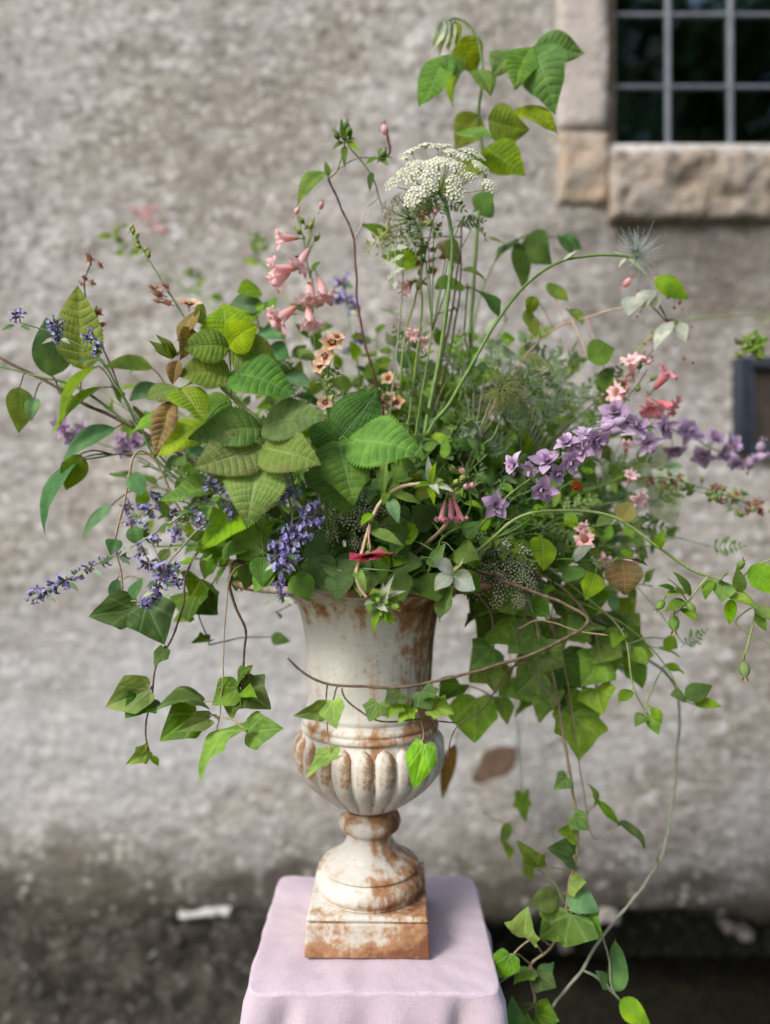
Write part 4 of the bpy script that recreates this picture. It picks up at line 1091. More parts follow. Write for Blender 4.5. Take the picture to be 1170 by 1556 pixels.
# ---- salmon pink trumpet spire
d = .97
p = Plant('trumpet_spire', 'salmon pink trumpet flower spire beside the maroon forked stem', 'flower', U(-.05, .0))
p.stem([U(-.05, .0), P(500, 640, .98), P(478, 520, d), P(474, 440, d), P(466, 385, d), P(478, 330, d)], .0019, .001, 'green')
p.stem([P(466, 385, d), P(458, 350, d), P(450, 325, d)], .001, .0008, 'green')
for x, y, dx, dz, s in ((452, 362, -1, -.1, .028), (470, 378, -.5, -.9, .032), (450, 408, -1, -.2, .036), (440, 414, -.6, -.7, .028), (472, 424, .0, -1, .036), (484, 422, .35, -1, .036), (450, 466, -.7, -.6, .038), (440, 478, -.8, -.2, .028), (468, 464, .1, -1, .034)):
    p.put('flower', FL['trumpet'], P(x, y, d-.012), (dx, -.35, dz), (s*.95, s*.95, s*1.12))
for x, y in ((448, 326), (486, 318), (470, 348), (478, 366), (462, 340), (458, 356)): p.put('bud', FL['pinkbud' if y < 330 else 'limebud'], P(x, y, d-.005), (random.uniform(-.6, .6), -.3, .5), .012)
sprig(p, p.paths[0], 6, .03, ['mid', 'rasp'], 'lance', .45, .35)
p.done()

# ---- bronzed raspberry cane in front left
d = .80
p = Plant('raspberry_cane', 'bronze green raspberry cane fanning large pleated leaves at the front left', 'raspberry cane', U(-.06, -.12))
p.stem([U(-.06, -.12), P(432, 720, .84), P(396, 645, d), P(372, 620, d), P(345, 597, d), P(312, 560, d), P(285, 525, d-.01), P(268, 540, d-.01)], .0030, .0014, 'lime')
n1 = P(348, 528, d-.01); n2 = P(350, 568, d-.01)
p.stem([P(352, 602, d), n2, n1], .0012, .0009, 'lime', 5)
p.rasp(n1, P(338, 460, d+.0), 72, 'raspy', roll=-.2, bend=.05)
p.rasp(n1, P(390, 492, d-.02), 48, 'raspy', roll=.3)
p.rasp(n1, P(272, 524, d-.03), 48, 'olive', roll=-.4)
p.rasp(n1+V(.001, 0, -.003), P(424, 552, d-.0), 60, 'olive', roll=.3, bend=.02)
p.rasp(n2, P(268, 568, d-.02), 60, 'olive', roll=-.2)
p.rasp(n2, P(449, 598, d-.03), 68, 'rasp', roll=.2, bend=.15)
p.rasp(P(304, 470, d), P(268, 518, d-.02), 30, 'maroon', roll=.6, pet=P(285, 525, d))
p.rasp(P(300, 490, d-.01), P(308, 462, d+.01), 26, 'bronze', roll=.9)
p.rasp(P(292, 500, d-.01), P(273, 548, d-.03), 26, 'maroon', roll=-.5, fold=.7)
p.rasp(P(270, 548, d-.02), P(262, 585, d-.02), 22, 'maroon', fold=.8)
for x, y in ((226, 518), (238, 508), (250, 516), (232, 532), (256, 528)):
    p.rasp(P(262, 545, d-.01), P(x, y, d-.02), 14, pick(['bronze', 'olive', 'raspy']), fold=.9, pleat=.01)
h3 = P(274, 590, d-.03); p.stem([P(330, 580, d), P(300, 578, d-.02), h3], .0011, .0009, 'lime', 4)
p.rasp(h3, P(222, 606, d-.05), 44, 'bronze', roll=.3)
p.rasp(h3, P(312, 640, d-.05), 54, 'bronze', roll=-.2)
p.rasp(P(262, 608, d-.04), P(238, 698, d-.05), 34, 'maroon', fold=.8, bend=.2, pet=h3)
p.rasp(P(262, 626, d-.01), P(196, 660, d-.02), 46, 'rasp', pet=P(300, 600, d))
p.rasp(P(312, 640, d-.0), P(232, 694, d-.02), 66, 'raspy', pet=P(345, 612, d), roll=.2)
p.rasp(P(352, 610, d+.02), P(300, 640, d+.02), 60, 'raspd')
n4 = P(397, 652, d-.005); n5 = P(396, 680, d-.012)
p.stem([n4, n5, P(393, 702, d-.018)], .0011, .0009, 'lime', 4)
p.rasp(n4, P(285, 668, d-.03), 62, 'rasp', roll=-.3)
p.rasp(n4, P(502, 636, d-.03), 62, 'rasp', roll=.2, bend=.25)
p.rasp(n5, P(293, 712, d-.05), 70, 'bronze', roll=-.25)
p.rasp(n5, P(488, 706, d-.05), 66, 'bronze', roll=.2)
p.rasp(P(393, 702, d-.018), P(374, 800, d-.055), 76, 'bronze', roll=.0, bend=.2)
p.rasp(P(330, 738, d+.01), P(242, 762, d-.01), 58, 'bright', roll=.2, pet=P(420, 700, d+.02))
p.rasp(P(400, 758, d+.02), P(308, 836, d), 74, 'bright', roll=.2, pet=P(430, 720, d+.03))
p.done()

# ---- glossy raspberry leaves in the centre
d = .82
p = Plant('raspberry_cane', 'fresh green raspberry sprig with broad leaves at the very centre', 'raspberry cane', U(-.02, -.13))
p.stem([U(-.02, -.13), P(500, 800, .85), P(497, 730, .84), P(514, 668, d)], .0024, .0013, 'green')
n1 = P(514, 669, d-.005)
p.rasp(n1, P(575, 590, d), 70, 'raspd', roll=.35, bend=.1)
p.rasp(P(528, 668, d-.008), P(645, 692, d-.045), 84, 'rasp', roll=.1, bend=.22, pet=n1, fold=.1)
p.rasp(n1, P(538, 768, d-.05), 76, 'rasp', roll=-.05, bend=.25, fold=.1)
p.rasp(P(490, 704, d+.01), P(526, 786, d-.02), 80, 'rasp', roll=-.3, fold=.12)
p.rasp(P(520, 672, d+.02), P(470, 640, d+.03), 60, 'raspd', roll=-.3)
p.done()

# ---- drooping hairy pink stem with the crimson flower
d = .775
p = Plant('cinquefoil_stem', 'drooping hairy pink stem carrying one crimson flower over the rim', 'flower stem', U(.07, -.14))
path = p.stem([U(.07, -.14), P(676, 800, .81), P(690, 755, .79), P(672, 736, d+.005), P(640, 735, d), P(604, 742, d), P(577, 765, d), P(562, 800, d), P(552, 835, d), P(542, 870, d-.005), P(546, 893, d-.005), P(557, 908, d-.005)], .0023, .0017, 'pink')
p.stem([P(566, 790, d), P(560, 815, d-.002), P(562, 836, d-.004)], .0011, .001, 'pink', 5)
p.stem([P(566, 795, d), P(554, 820, d), P(548, 850, d)], .0009, .0008, 'pink', 5)
p.put('flower', FL['potentilla'], P(560, 842, d-.006), (.15, -.26, -1), .025, .4)
for x, y, ex, ey, w, mt in ((583, 748, 588, 690, 16, 'bright'), (590, 745, 582, 768, 14, 'mid'), (600, 752, 640, 766, 16, 'mid'), (592, 758, 606, 796, 20, 'blue'), (562, 806, 613, 830, 20, 'mid'),
                            (565, 780, 548, 800, 14, 'bright'), (562, 790, 575, 805, 12, 'mid'), (540, 862, 556, 898, 15, 'bright'), (575, 830, 592, 860, 16, 'mid')):
    p.leaf(P(x, y, d), P(ex, ey, d-random.uniform(.0, .02)), w, mt, serr=.10, fold=.4, bend=.15)
for a, (ex, ey) in enumerate(((650, 690), (664, 700), (676, 730), (668, 752), (660, 770), (640, 740), (690, 748), (628, 742))):
    p.leaf(P(655, 735, d-.002), P(ex, ey, d-.01-random.uniform(0, .02)), 12, 'bright' if a % 3 else 'silver', kind='lance', serr=.15, fold=.5)
for a, (ex, ey) in enumerate(((578, 898), (598, 894), (614, 908), (560, 936), (590, 930), (610, 930), (618, 898), (552, 920), (588, 952), (566, 966), (602, 950), (582, 884), (600, 872), (572, 948))):
    o = P(560+a*1.8, 906+a*1.9, d-.006)
    p.leaf(o, P(ex, ey, d-.012-random.uniform(0, .02)), 14, pick(['bright', 'bright', 'silver']), kind='lance', serr=.18, fold=.5, bend=random.uniform(-.2, .3))
for x, y in ((574, 908), (588, 912), (600, 918), (580, 930)): p.put('bud', FL['greenbud'], P(x, y, d-.012), (random.uniform(-.3, .6), -.6, -.3), .010)
p.done()

# ---- pink bells hanging right of centre
p = Plant('trumpet_spire', 'cluster of three rose pink hanging trumpets right of the crimson flower', 'flower', U(.08, -.11))
p.stem([U(.08, -.11), P(705, 790, .82), P(712, 745, .805), P(700, 738, .80), P(684, 752, .79)], .0015, .0009, 'green')
for x, y, dx in ((677, 760, -.2), (684, 757, .05), (690, 760, .25)): p.put('flower', FL['trumpet_rose'], P(x, y, .79), (dx*1.3, -.2, -1), (.015, .015, .028))
for x, y in ((690, 735), (706, 742), (698, 728), (716, 740), (705, 718), (690, 715)): p.put('bud', FL['pinkbud' if x > 700 else 'limebud'], P(x, y, .80), (random.uniform(-.5, .5), -.5, .2), .011)
p.done()

# ---- catmint sprays
def catmint(label, pts, wh, base, r=.0013, mat='grey', tight=(), group=None):
    p = Plant('catmint_spray', label, 'catmint', base, group)
    path = p.stem([base]+[P(*q) for q in pts], r*1.3, r*.6, mat)
    for k, w in enumerate(wh):
        x, y, dd, s = w[:4]; o = P(x, y, dd)
        near = min(path, key=lambda q: (q-o).length); i = path.index(near)
        tg = (path[min(i+1, len(path)-1)]-path[max(i-1, 0)]).normalized()
        if (near-o).length > .006: p.stem([near, (near+o)*.5+V(0, 0, .003), o], r*.6, r*.5, mat, 3, 5)
        p.put('flower_whorl', pick(FL['whorl_tight'] if k in tight else FL['whorl']), o, tg+V(0, 0, .1), s)
        if k % 2 == 0:
            for sg in (-1, 1): 
                q = near+V(sg*.004, -.004, -.004); p.leaf(q, q+V(sg*.012, -.006, -.008), 8, 'silver' if k % 4 else 'blue', serr=.1)
    return p.done()
catmint('long catmint spray with violet blue whorls reaching out to the lower left', [(420, 760, .84), (395, 705, .82), (330, 745, .80), (265, 790, .79), (200, 830, .79), (120, 870, .785), (52, 905, .78)],
        [(322, 738, .80, .012), (345, 752, .80, .012), (352, 778, .80, .010), (306, 790, .79, .011), (270, 808, .785, .013), (215, 838, .785, .012), (225, 855, .785, .012), (250, 868, .785, .013), (185, 842, .79, .011),
         (158, 852, .79, .010), (135, 862, .785, .011), (118, 872, .785, .011), (100, 882, .78, .011), (84, 890, .78, .012), (66, 900, .78, .012), (52, 906, .78, .010), (295, 770, .795, .010), (235, 820, .79, .010), (312, 752, .795, .010)], U(-.09, -.13), tight=(5, 8, 9, 10, 11, 16, 17))
catmint('dense violet blue catmint spike hanging over the front of the rim', [(455, 760, .83), (440, 715, .80), (436, 745, .785), (445, 790, .78), (432, 830, .775), (425, 870, .77), (427, 905, .768)],
        [(432, 738, .785, .012), (445, 748, .785, .010), (428, 756, .785, .010), (470, 770, .78, .014), (478, 788, .78, .012), (452, 800, .775, .014), (440, 815, .775, .014), (462, 810, .775, .012), (425, 832, .772, .014), (420, 845, .77, .012), (436, 848, .77, .013), (428, 862, .77, .013), (448, 838, .772, .011), (424, 886, .768, .009), (428, 902, .768, .008)], U(-.06, -.13))
catmint('thin catmint stem with three small violet blue tufts at far left', [(260, 720, .90), (210, 640, .88), (180, 590, .87), (150, 545, .86), (90, 510, .855), (30, 490, .85)],
        [(28, 480, .85, .011), (86, 494, .855, .012), (88, 510, .855, .012), (138, 512, .86, .012), (148, 530, .86, .012)], U(-.1, -.03), mat='green')
catmint('catmint spray hanging behind the long spray above the ivy', [(330, 800, .88), (270, 840, .86), (245, 880, .85), (238, 905, .85)],
        [(262, 860, .855, .012), (250, 875, .85, .013), (240, 892, .85, .013), (232, 905, .85, .012), (268, 880, .85, .012), (222, 915, .85, .010)], U(-.11, -.08))
catmint('out of focus catmint tufts at the left behind the bright leaf', [(340, 790, .93), (280, 780, .92), (235, 772, .91), (205, 790, .91)],
        [(240, 762, .91, .014), (225, 775, .91, .014), (205, 795, .91, .012), (218, 800, .91, .012), (262, 780, .915, .013), (195, 770, .91, .011)], U(-.1, -.05))
catmint('pale violet catmint tips in soft focus behind the maroon stem', [(560, 640, 1.08), (540, 540, 1.12), (528, 470, 1.14), (522, 430, 1.15)],
        [(520, 430, 1.15, .017), (528, 455, 1.15, .017), (540, 470, 1.14, .016), (545, 515, 1.13, .017), (535, 530, 1.13, .016), (515, 455, 1.15, .015)], U(-.02, .06), mat='green')

# ---- lilac larkspur sprays
def larkspur_spray(label, base, pts, fl, buds, r=.0016, key='larkspur'):
    p = Plant('larkspur_spray', label, 'larkspur', base)
    path = p.stem([base]+[P(*q) for q in pts], r, r*.6, 'green')
    for x, y, dd, s, dx, dz in fl:
        o = P(x, y, dd); near = min(path, key=lambda q: (q-o).length)
        p.stem([near, (near+o)*.5+V(0, .006, .005), o+V(0, .006, 0)], .0008, .0007, 'green', 3, 5)
        p.put('flower', pick(FL[key] if random.random() < .65 else FL['larkspur_p']), o, (dx+random.uniform(-.4, .4), -.75, dz+random.uniform(-.4, .3)), s*.88*random.uniform(.85, 1.1))
    for x, y, dd, s in buds: p.put('bud', FL['lilacbud'], P(x, y, dd), (random.uniform(-.2, .9), -.3, random.uniform(-.5, .5)), s)
    return p.done()
larkspur_spray('lilac larkspur spray in sharp focus arching right of the centre', U(.09, -.1),
    [(700, 830, .87), (728, 800, .85), (770, 755, .84), (810, 725, .83), (860, 690, .83), (905, 665, .83), (935, 645, .83)],
    [(752, 768, .82, .019, .1, .1), (782, 706, .83, .019, -.7, .2), (824, 742, .82, .021, .0, -.3), (832, 702, .82, .021, -.3, .4), (866, 700, .82, .023, .2, -.3), (880, 684, .82, .022, -.2, .2), (862, 674, .82, .019, -.4, .5), (905, 668, .82, .021, .3, -.4), (888, 662, .825, .017, .0, .9), (845, 720, .825, .018, .4, -.4), (806, 712, .83, .015, -.3, -.3)],
    [(922, 655, .82, .018), (930, 645, .82, .018), (918, 642, .825, .017), (912, 650, .82, .016)])
larkspur_spray('longer lilac larkspur spray in soft focus pointing to the right edge', U(.11, -.0),
    [(780, 760, 1.10), (880, 680, .98), (960, 650, .97), (1030, 655, 1.10), (1090, 685, 1.10), (1140, 705, 1.10), (1158, 690, 1.10)],
    [(935, 628, .94, 0.0246, -.1, .5), (968, 652, .94, 0.0269, 0, .2), (985, 672, .94, 0.0246, .1, -.5), (1044, 655, 1.09, 0.0291, .1, .4), (1024, 684, 1.09, 0.0246, -.4, -.4), (1068, 692, 1.09, 0.0246, -.2, -.5), (1086, 668, 1.09, 0.0246, .3, .5), (1008, 650, .97, .022, .1, .2), (952, 642, .94, .021, -.2, -.3), (1098, 692, 1.09, 0.0246, .1, -.1), (1112, 676, 1.09, 0.0235, .5, .2), (1118, 702, 1.09, 0.0224, .2, -.4)],
    [(1142, 700, 1.09, 0.0246), (1138, 712, 1.09, 0.0224), (1154, 688, 1.09, 0.0224), (1132, 704, 1.09, 0.0202)])
larkspur_spray('dim purple blooms half hidden behind the leaves at far left', U(-.12, .02),
    [(300, 760, 1.0), (220, 700, 1.02), (130, 665, 1.03), (95, 640, 1.03)],
    [(100, 655, 1.03, .018, -.3, .2), (112, 668, 1.03, .018, 0, -.3), (90, 645, 1.03, .016, 0, .3), (190, 685, 1.02, .019, .2, .2), (205, 672, 1.02, .018, .2, .2), (185, 668, 1.02, .017, -.2, .2), (128, 655, 1.03, .018, 0, 0)], [], key='larkspur_p')

# ---- apricot mullein
d = .93
p = Plant('mullein_spire', 'leaning mullein spire with one open apricot flower at upper left', 'flower', U(-.1, -.02))
p.stem([U(-.1, -.02), P(400, 680, .95), P(330, 560, d), P(265, 458, d), P(228, 398, d), P(198, 348, d)], .002, .0009, 'green')
p.put('flower', FL['verbascum'], P(287, 463, d-.01), (.15, -.6, .9), .018)
for x, y, s in ((246, 448, .014), (236, 442, .012), (252, 436, .011), (258, 462, .012), (242, 458, .012)): p.put('withered_flower', FL['withered'], P(x, y, d-.006), (-.8, -.5, .3), s)
for k in range(9): p.put('bud', FL['limebud'], P(225-k*3.4, 392-k*5.2, d), (random.uniform(-1, 1), -.3, .5), .009)
p.done()
p = Plant('mullein_spire', 'short mullein spike of dark-eyed apricot flowers above the central leaves', 'flower', U(-.03, -.06))
p.stem([U(-.03, -.06), P(505, 680, .93), P(496, 610, .92), P(502, 545, .91), P(515, 505, .91)], .002, .001, 'green')
for x, y, s, dx, dz in ((494, 542, .015, -.3, .2), (504, 522, .017, .2, .6), (494, 612, .011, 0, .2), (512, 512, .010, .3, .8), (486, 556, .011, -.5, 0)):
    p.put('flower', FL['verbascum'], P(x, y, .90), (dx, -.9, dz), s)
for k in range(16): p.put('bud', FL['limebud'], P(500+random.uniform(-14, 18), 560+k*4, .905), (random.uniform(-1, 1), -.8, .2), .009)
p.done()
p = Plant('mullein_spire', 'muted apricot mullein spike tucked behind the central raspberry leaf', 'flower', U(.0, -.02))
p.stem([U(.0, -.02), P(580, 700, .98), P(585, 620, .98), P(592, 570, .98)], .002, .001, 'green')
for x, y in ((578, 628), (592, 605), (600, 588), (585, 612), (575, 600), (590, 575), (604, 612)): p.put('flower', FL['verbascum'] if x % 3 else FL['withered'], P(x, y, .97), (random.uniform(-.5, .5), -.9, .3), .011)
for k in range(12): p.put('bud', FL['limebud'], P(560+random.uniform(-20, 30), 590+k*3, .975), (random.uniform(-1, 1), -.8, .2), .010)
p.done()
p = Plant('withered_stem', 'thin stem topped by dry brown flowers above the bright pleated leaf', 'flower stem', U(-.14, .01))
p.stem([U(-.14, .01), P(250, 700, .98), P(165, 550, .95), P(128, 445, .93), P(138, 398, .93)], .0016, .0008, 'brown')
for x, y, s in ((136, 396, .012), (132, 424, .009), (140, 432, .008), (126, 432, .008), (152, 402, .010), (148, 478, .016), (150, 495, .015)): p.put('withered_flower', FL['withered'], P(x, y, .925), (random.uniform(-.6, .6), -.5, .5), s)
p.done()

# ---- left-hand leaves
d = .93
p = Plant('leafy_branch', 'brown arching branch reaching to the left edge with one bright pleated leaf', 'branch', U(-.13, -.02))
p.stem([U(-.13, -.02), P(330, 730, .96), P(205, 650, d), P(125, 612, d), P(70, 580, d), P(-5, 540, d)], .003, .0018, 'brown')
p.stem([P(205, 650, d), P(120, 590, d), P(60, 572, d), P(-5, 556, d)], .002, .0013, 'green')
p.leaf(P(128, 562, d), P(118, 434, d-.02), 78, 'raspy', P(120, 600, d), pleat=.012, hi=True, serr=.03, fold=.35, roll=-.3, bend=.05)
p.leaf(P(78, 572, d), P(70, 482, d-.01), 60, 'blue', pet=P(90, 590, d), fold=.3, roll=.4, bend=.25)
p.leaf(P(150, 556, d), P(92, 648, d-.03), 34, 'bright', P(175, 590, d), fold=.8, roll=.6, bend=.2)
p.leaf(P(157, 588, d), P(78, 662, d-.03), 30, 'bright', P(190, 600, d), fold=.9, roll=.5)
p.leaf(P(30, 588, d), P(28, 658, d-.01), 44, 'olive', P(40, 565, d), roll=-.5, fold=.2)
p.leaf(P(52, 605, d), P(48, 640, d-.02), 22, 'blue', P(62, 580, d), fold=.6)
p.leaf(P(175, 650, d), P(95, 702, d-.02), 56, 'blue', P(200, 645, d), roll=.3, fold=.2, bend=.2)
p.leaf(P(118, 700, d), P(68, 812, d-.01), 46, 'blue', P(170, 690, d), bend=.3, roll=.6)
p.leaf(P(122, 690, d), P(100, 745, d), 40, 'olive', P(170, 690, d), roll=-.5)
p.stem([P(230, 690, d), P(180, 690, d), P(120, 700, d)], .0015, .001, 'green')
p.leaf(P(170, 768, d), P(124, 818, d-.01), 34, 'blue', P(215, 740, d), roll=.4)
p.leaf(P(232, 560, d+.03), P(155, 560, d+.02), 36, 'bright', P(260, 600, d+.03), bend=.3)
p.leaf(P(240, 585, d+.04), P(196, 610, d+.02), 36, 'blue', P(260, 600, d+.03))
p.leaf(P(100, 575, d+.02), P(105, 610, d), 30, 'bright', roll=.6)
p.done()

# ---- arching stem with fluffy seed head
d = .93
p = Plant('seed_head_stem', 'slender green stem arching right to a silvery feathery seed head', 'flower stem', U(.05, -.05))
p.stem([U(.05, -.05), P(640, 690, .93), P(685, 610, d), P(722, 545, d), P(755, 488, d), P(800, 432, d), P(850, 398, d), P(900, 388, d), P(945, 389, d), P(962, 393, d)], .0026, .0016, 'green')
p.put('seed_head', FL['fluff'], P(968, 388, d), (.7, -.2, .4), .032)
for x, y, ex, ey in ((855, 396, 880, 380), (945, 390, 930, 382), (955, 392, 985, 420), (950, 392, 940, 408)): p.leaf(P(x, y, d), P(ex, ey, d-.01), 7, 'silver', kind='lance')
p.done()
def bough(name, label, cat, base, pts, leaves, r0=.0018, r1=.0009, mat='green', group=None):
    """a stem with hand-placed leaves: (x0, y0, x1, y1, width, material, distance[, kind])"""
    p = Plant(name, label, cat, base, group)
    path = p.stem([base]+[P(*q) for q in pts], r0, r1, mat)
    for l in leaves:
        x0_, y0_, x1_, y1_, w, mt, dd = l[:7]; kind = l[7] if len(l) > 7 else 'ovate'
        b = P(x0_, y0_, dd); near = min(path, key=lambda q: (q-b).length)
        kw = dict(roll=random.uniform(-.8, .8), bend=random.uniform(-.05, .3), fold=random.uniform(.05, .5), twist=random.uniform(-.6, .6)); 
        if kind == 'ivy': kw.update(three=random.random() < .7, kind='ivy', fold=random.uniform(.15, .75), roll=random.uniform(-.9, .9), bend=random.uniform(-.05, .35), twist=random.uniform(-.4, .4))
        else: kw.update(kind=kind, serr=.04 if mt in ('mid', 'rasp', 'bright', 'rust', 'yellow') else 0, pleat=.008 if mt in ('rasp', 'rust', 'yellow', 'raspd', 'olive') else 0, wave=random.uniform(0, .04), curl=random.uniform(-.05, .14))
        if len(l) > 8: kw.update(l[8])
        p.leaf(b, P(x1_, y1_, dd-random.uniform(.0, .03)), w, mt, near if (near-b).length > .002 else None, pm=mat if mat in ('green', 'lime') else 'tan', **kw)
    return p
bough('leafy_branch', 'dark drooping leaves in soft focus under the arching seed head stem', 'branch', U(.07, .06),
      [(700, 640, 1.08), (725, 470, 1.1), (760, 385, 1.1), (800, 360, 1.1), (855, 362, 1.1)],
      [(800, 358, 838, 402, 54, 'dark', 1.09), (788, 368, 796, 442, 34, 'dark', 1.09), (792, 362, 752, 398, 36, 'dark', 1.1), (850, 358, 872, 390, 26, 'dark', 1.09), (770, 372, 742, 362, 22, 'mid', 1.1), (850, 362, 885, 378, 24, 'blue', 1.1)]).done()
bough('leafy_branch', 'upright dark stem with yellowish leaves behind the umbel stem', 'branch', U(.04, .03),
      [(660, 640, 1.0), (690, 500, 1.0), (700, 420, 1.0), (700, 340, 1.0)],
      [(700, 400, 662, 372, 50, 'olive', 1.0), (702, 410, 738, 430, 46, 'olive', 1.0), (700, 430, 660, 440, 44, 'mid', 1.0), (722, 440, 756, 492, 26, 'dark', 1.0), (690, 470, 655, 480, 40, 'mid', 1.0), (640, 400, 580, 388, 30, 'bright', 1.02), (600, 370, 545, 345, 30, 'bright', 1.02)], mat='maroon').done()
p = Plant('spent_flower_spire', 'spent spire with small dusky pink buds behind the umbel stem', 'flower', U(.03, .01))
p.stem([U(.03, .01), P(610, 560, .97), P(632, 450, .96), P(650, 370, .955), P(662, 320, .95)], .0018, .0009, 'lime')
for k in range(34):
    t = random.random(); o = P(632+28*t+random.uniform(-18, 30), 445-125*t+random.uniform(-10, 10), .95)
    p.put('bud', pick([FL['pinkbud'], FL['limebud'], FL['greenbud'], FL['withered']]), o, (random.uniform(-1, 1), -.5, random.uniform(-.3, .8)), random.uniform(.008, .012))
for x, y in ((628, 428), (655, 318), (640, 500), (655, 510)): p.put('flower', FL['trumpet'], P(x, y, .955), (-.5, -.4, -.5), .022)
p.done()
p = Plant('silver_leaf_sprig', 'drooping silvery cut leaf hanging left of the umbel stem', 'foliage', U(.0, -.02))
p.stem([U(.0, -.02), P(600, 560, .95), P(612, 420, .94), P(608, 345, .93), P(598, 332, .93)], .0013, .0008, 'grey')
for ex, ey, s in ((602, 425, .085), (570, 392, .055), (552, 388, .06), (626, 378, .045), (590, 395, .05), (650, 350, .045)): p.put('leaf', FL['frondw'][0], P(604, 340, .925), P(ex, ey, .91)-P(604, 340, .925), s, .3)
p.done()

# ---- upper right pieces
bough('leafy_branch', 'pinkish stem reaching right with a bright curled leaf at its tip', 'branch', U(.08, .03),
      [(740, 640, 1.0), (822, 515, 1.02), (900, 480, 1.02), (985, 458, 1.01), (1000, 440, 1.0), (1002, 428, 1.0)],
      [(994, 424, 1049, 452, 32, 'bright', .99), (893, 545, 934, 530, 52, 'mid', 1.0), (812, 450, 803, 480, 22, 'olive', 1.01), (810, 485, 815, 512, 20, 'olive', 1.01), (800, 470, 806, 500, 18, 'olive', 1.02), (830, 430, 862, 460, 28, 'olive', 1.03), (918, 560, 925, 600, 30, 'mid', 1.02), (860, 470, 885, 495, 24, 'mid', 1.04)], mat='pink').done()
p = Plant('silver_leaf_sprig', 'pale silvery leaves with wispy brown seeds at upper right', 'foliage', U(.09, .02))
p.stem([U(.09, .02), P(830, 680, 1.0), P(930, 590, .99), P(985, 540, .985), P(1015, 490, .98)], .0013, .0007, 'brown')
for b_, e_, w in (((1020, 488), (994, 532), 24), ((1030, 490), (1042, 520), 22), ((985, 440), (978, 470), 30), ((968, 450), (955, 480), 36), ((990, 450), (1000, 470), 20)): p.leaf(P(*b_, .98), P(*e_, .965), w, 'pale', P(1015, 490, .98), fold=.3)
for k in range(26): p.put('withered_flower', FL['withered'], P(985+random.uniform(-22, 70), 500+random.uniform(-60, 55), .985+random.uniform(-.01, .02)), (random.uniform(-1, 1), -.5, random.uniform(-1, 1)), random.uniform(.003, .006))
p.put('bud', FL['pinkbud'], P(948, 436, .985), (.6, -.3, .8), .016)
p.done()
p = Plant('trumpet_spire', 'rose pink trumpets in soft focus above the right larkspur spray', 'flower', U(.1, .03))
p.stem([U(.1, .03), P(820, 720, 1.0), P(920, 640, 1.0), P(965, 590, 1.0), P(985, 560, 1.0)], .0017, .0009, 'green')
for x, y, dx, dz, s in ((995, 590, .5, .7, .034), (985, 605, -.1, -.6, .034), (962, 570, -.3, .8, .03), (950, 606, -.7, .2, .028), (998, 610, .6, -.4, .03)): p.put('flower', FL['trumpet_rose' if x > 980 else 'trumpet'], P(x, y, .99), (dx, -.5, dz), s)
for k in range(9): p.put('bud', FL['pinkbud' if k % 3 else 'greenbud'], P(968+random.uniform(-18, 22), 575+random.uniform(-28, 28), .99), (random.uniform(-1, 1), -.5, .5), .011)
p.leaf(P(950, 600, 1.0), P(935, 575, .99), 20, 'mid'); p.done()
p = Plant('ladys_mantle_sprig', 'yellow green flower tuft on a thin stem at the right edge', 'flower', U(.12, .05))
p.stem([U(.12, .05), P(860, 680, 1.05), P(980, 520, 1.08), P(1060, 484, 1.1), P(1180, 478, 1.12)], .0016, .001, 'lime')
p.stem([P(1180, 478, 1.12), P(1150, 500, 1.1), P(1140, 520, 1.08)], .001, .0007, 'lime')
for k in range(12): p.put('bud', pick([FL['limebud'], FL['greenbud']]), P(1142+random.uniform(-18, 24), 528+random.uniform(-18, 16), 1.08), (random.uniform(-1, 1), -.5, random.uniform(-.5, 1)), .014)
for ex, ey in ((1125, 512), (1130, 540), (1160, 545), (1168, 515), (1150, 500)): p.leaf(P(1145, 525, 1.08), P(ex, ey, 1.07), 20, 'bright')
p.done()

# ---- trailing rose at the right
d = .85
p = Plant('rose_trail', 'yellow green rose stem trailing right with small leaves and hips', 'rose', U(.1, -.08))
p.stem([U(.1, -.08), P(735, 830, .88), P(790, 785, .87), P(860, 776, .86), P(935, 786, d), P(1000, 832, d), P(1050, 866, d), P(1090, 880, d), P(1130, 900, d), P(1150, 920, d)], .0024, .0012, 'lime')
p.stem([P(1078, 874, d), P(1060, 895, d), P(1048, 912, d), P(1030, 928, d), P(1022, 935, d)], .0013, .001, 'lime')
p.stem([P(1120, 893, d), P(1128, 880, d), P(1145, 862, d), P(1180, 845, d)], .0013, .0009, 'lime')
p.stem([P(1150, 920, d), P(1145, 950, d), P(1138, 975, d), P(1130, 1005, d)], .0012, .001, 'lime')
p.stem([P(1150, 920, d), P(1132, 930, d), P(1118, 945, d), P(1135, 960, d), P(1180, 985, d)], .0009, .0006, 'lime')
for x, y, ex, ey, w, mt in ((1082, 880, 1072, 912, 22, 'mid'), (1100, 885, 1095, 915, 34, 'mid'), (1105, 905, 1150, 925, 26, 'bright'), (1145, 925, 1180, 945, 30, 'bright'), (1125, 900, 1120, 860, 20, 'bright'), (1112, 910, 1108, 950, 18, 'bright'),
                            (1140, 860, 1190, 905, 40, 'bright'), (1046, 900, 1008, 905, 18, 'bright'), (1036, 905, 1014, 880, 20, 'bright'), (1040, 912, 1010, 930, 18, 'mid'), (1050, 905, 1022, 868, 16, 'bright'), (1035, 925, 1060, 945, 16, 'bright'), (1030, 900, 1000, 890, 16, 'mid'),
                            (942, 790, 962, 762, 34, 'yellow'), (930, 786, 905, 800, 22, 'mid'), (1000, 832, 1010, 805, 18, 'bright'), (1150, 930, 1165, 960, 16, 'bright'), (1095, 885, 1108, 872, 16, 'mid')):
    p.leaf(P(x, y, d), P(ex, ey, d-random.uniform(0, .025)), w, mt, serr=.07, fold=random.uniform(.1, .5), roll=random.uniform(-.5, .5), pleat=.008 if mt == 'yellow' else 0)
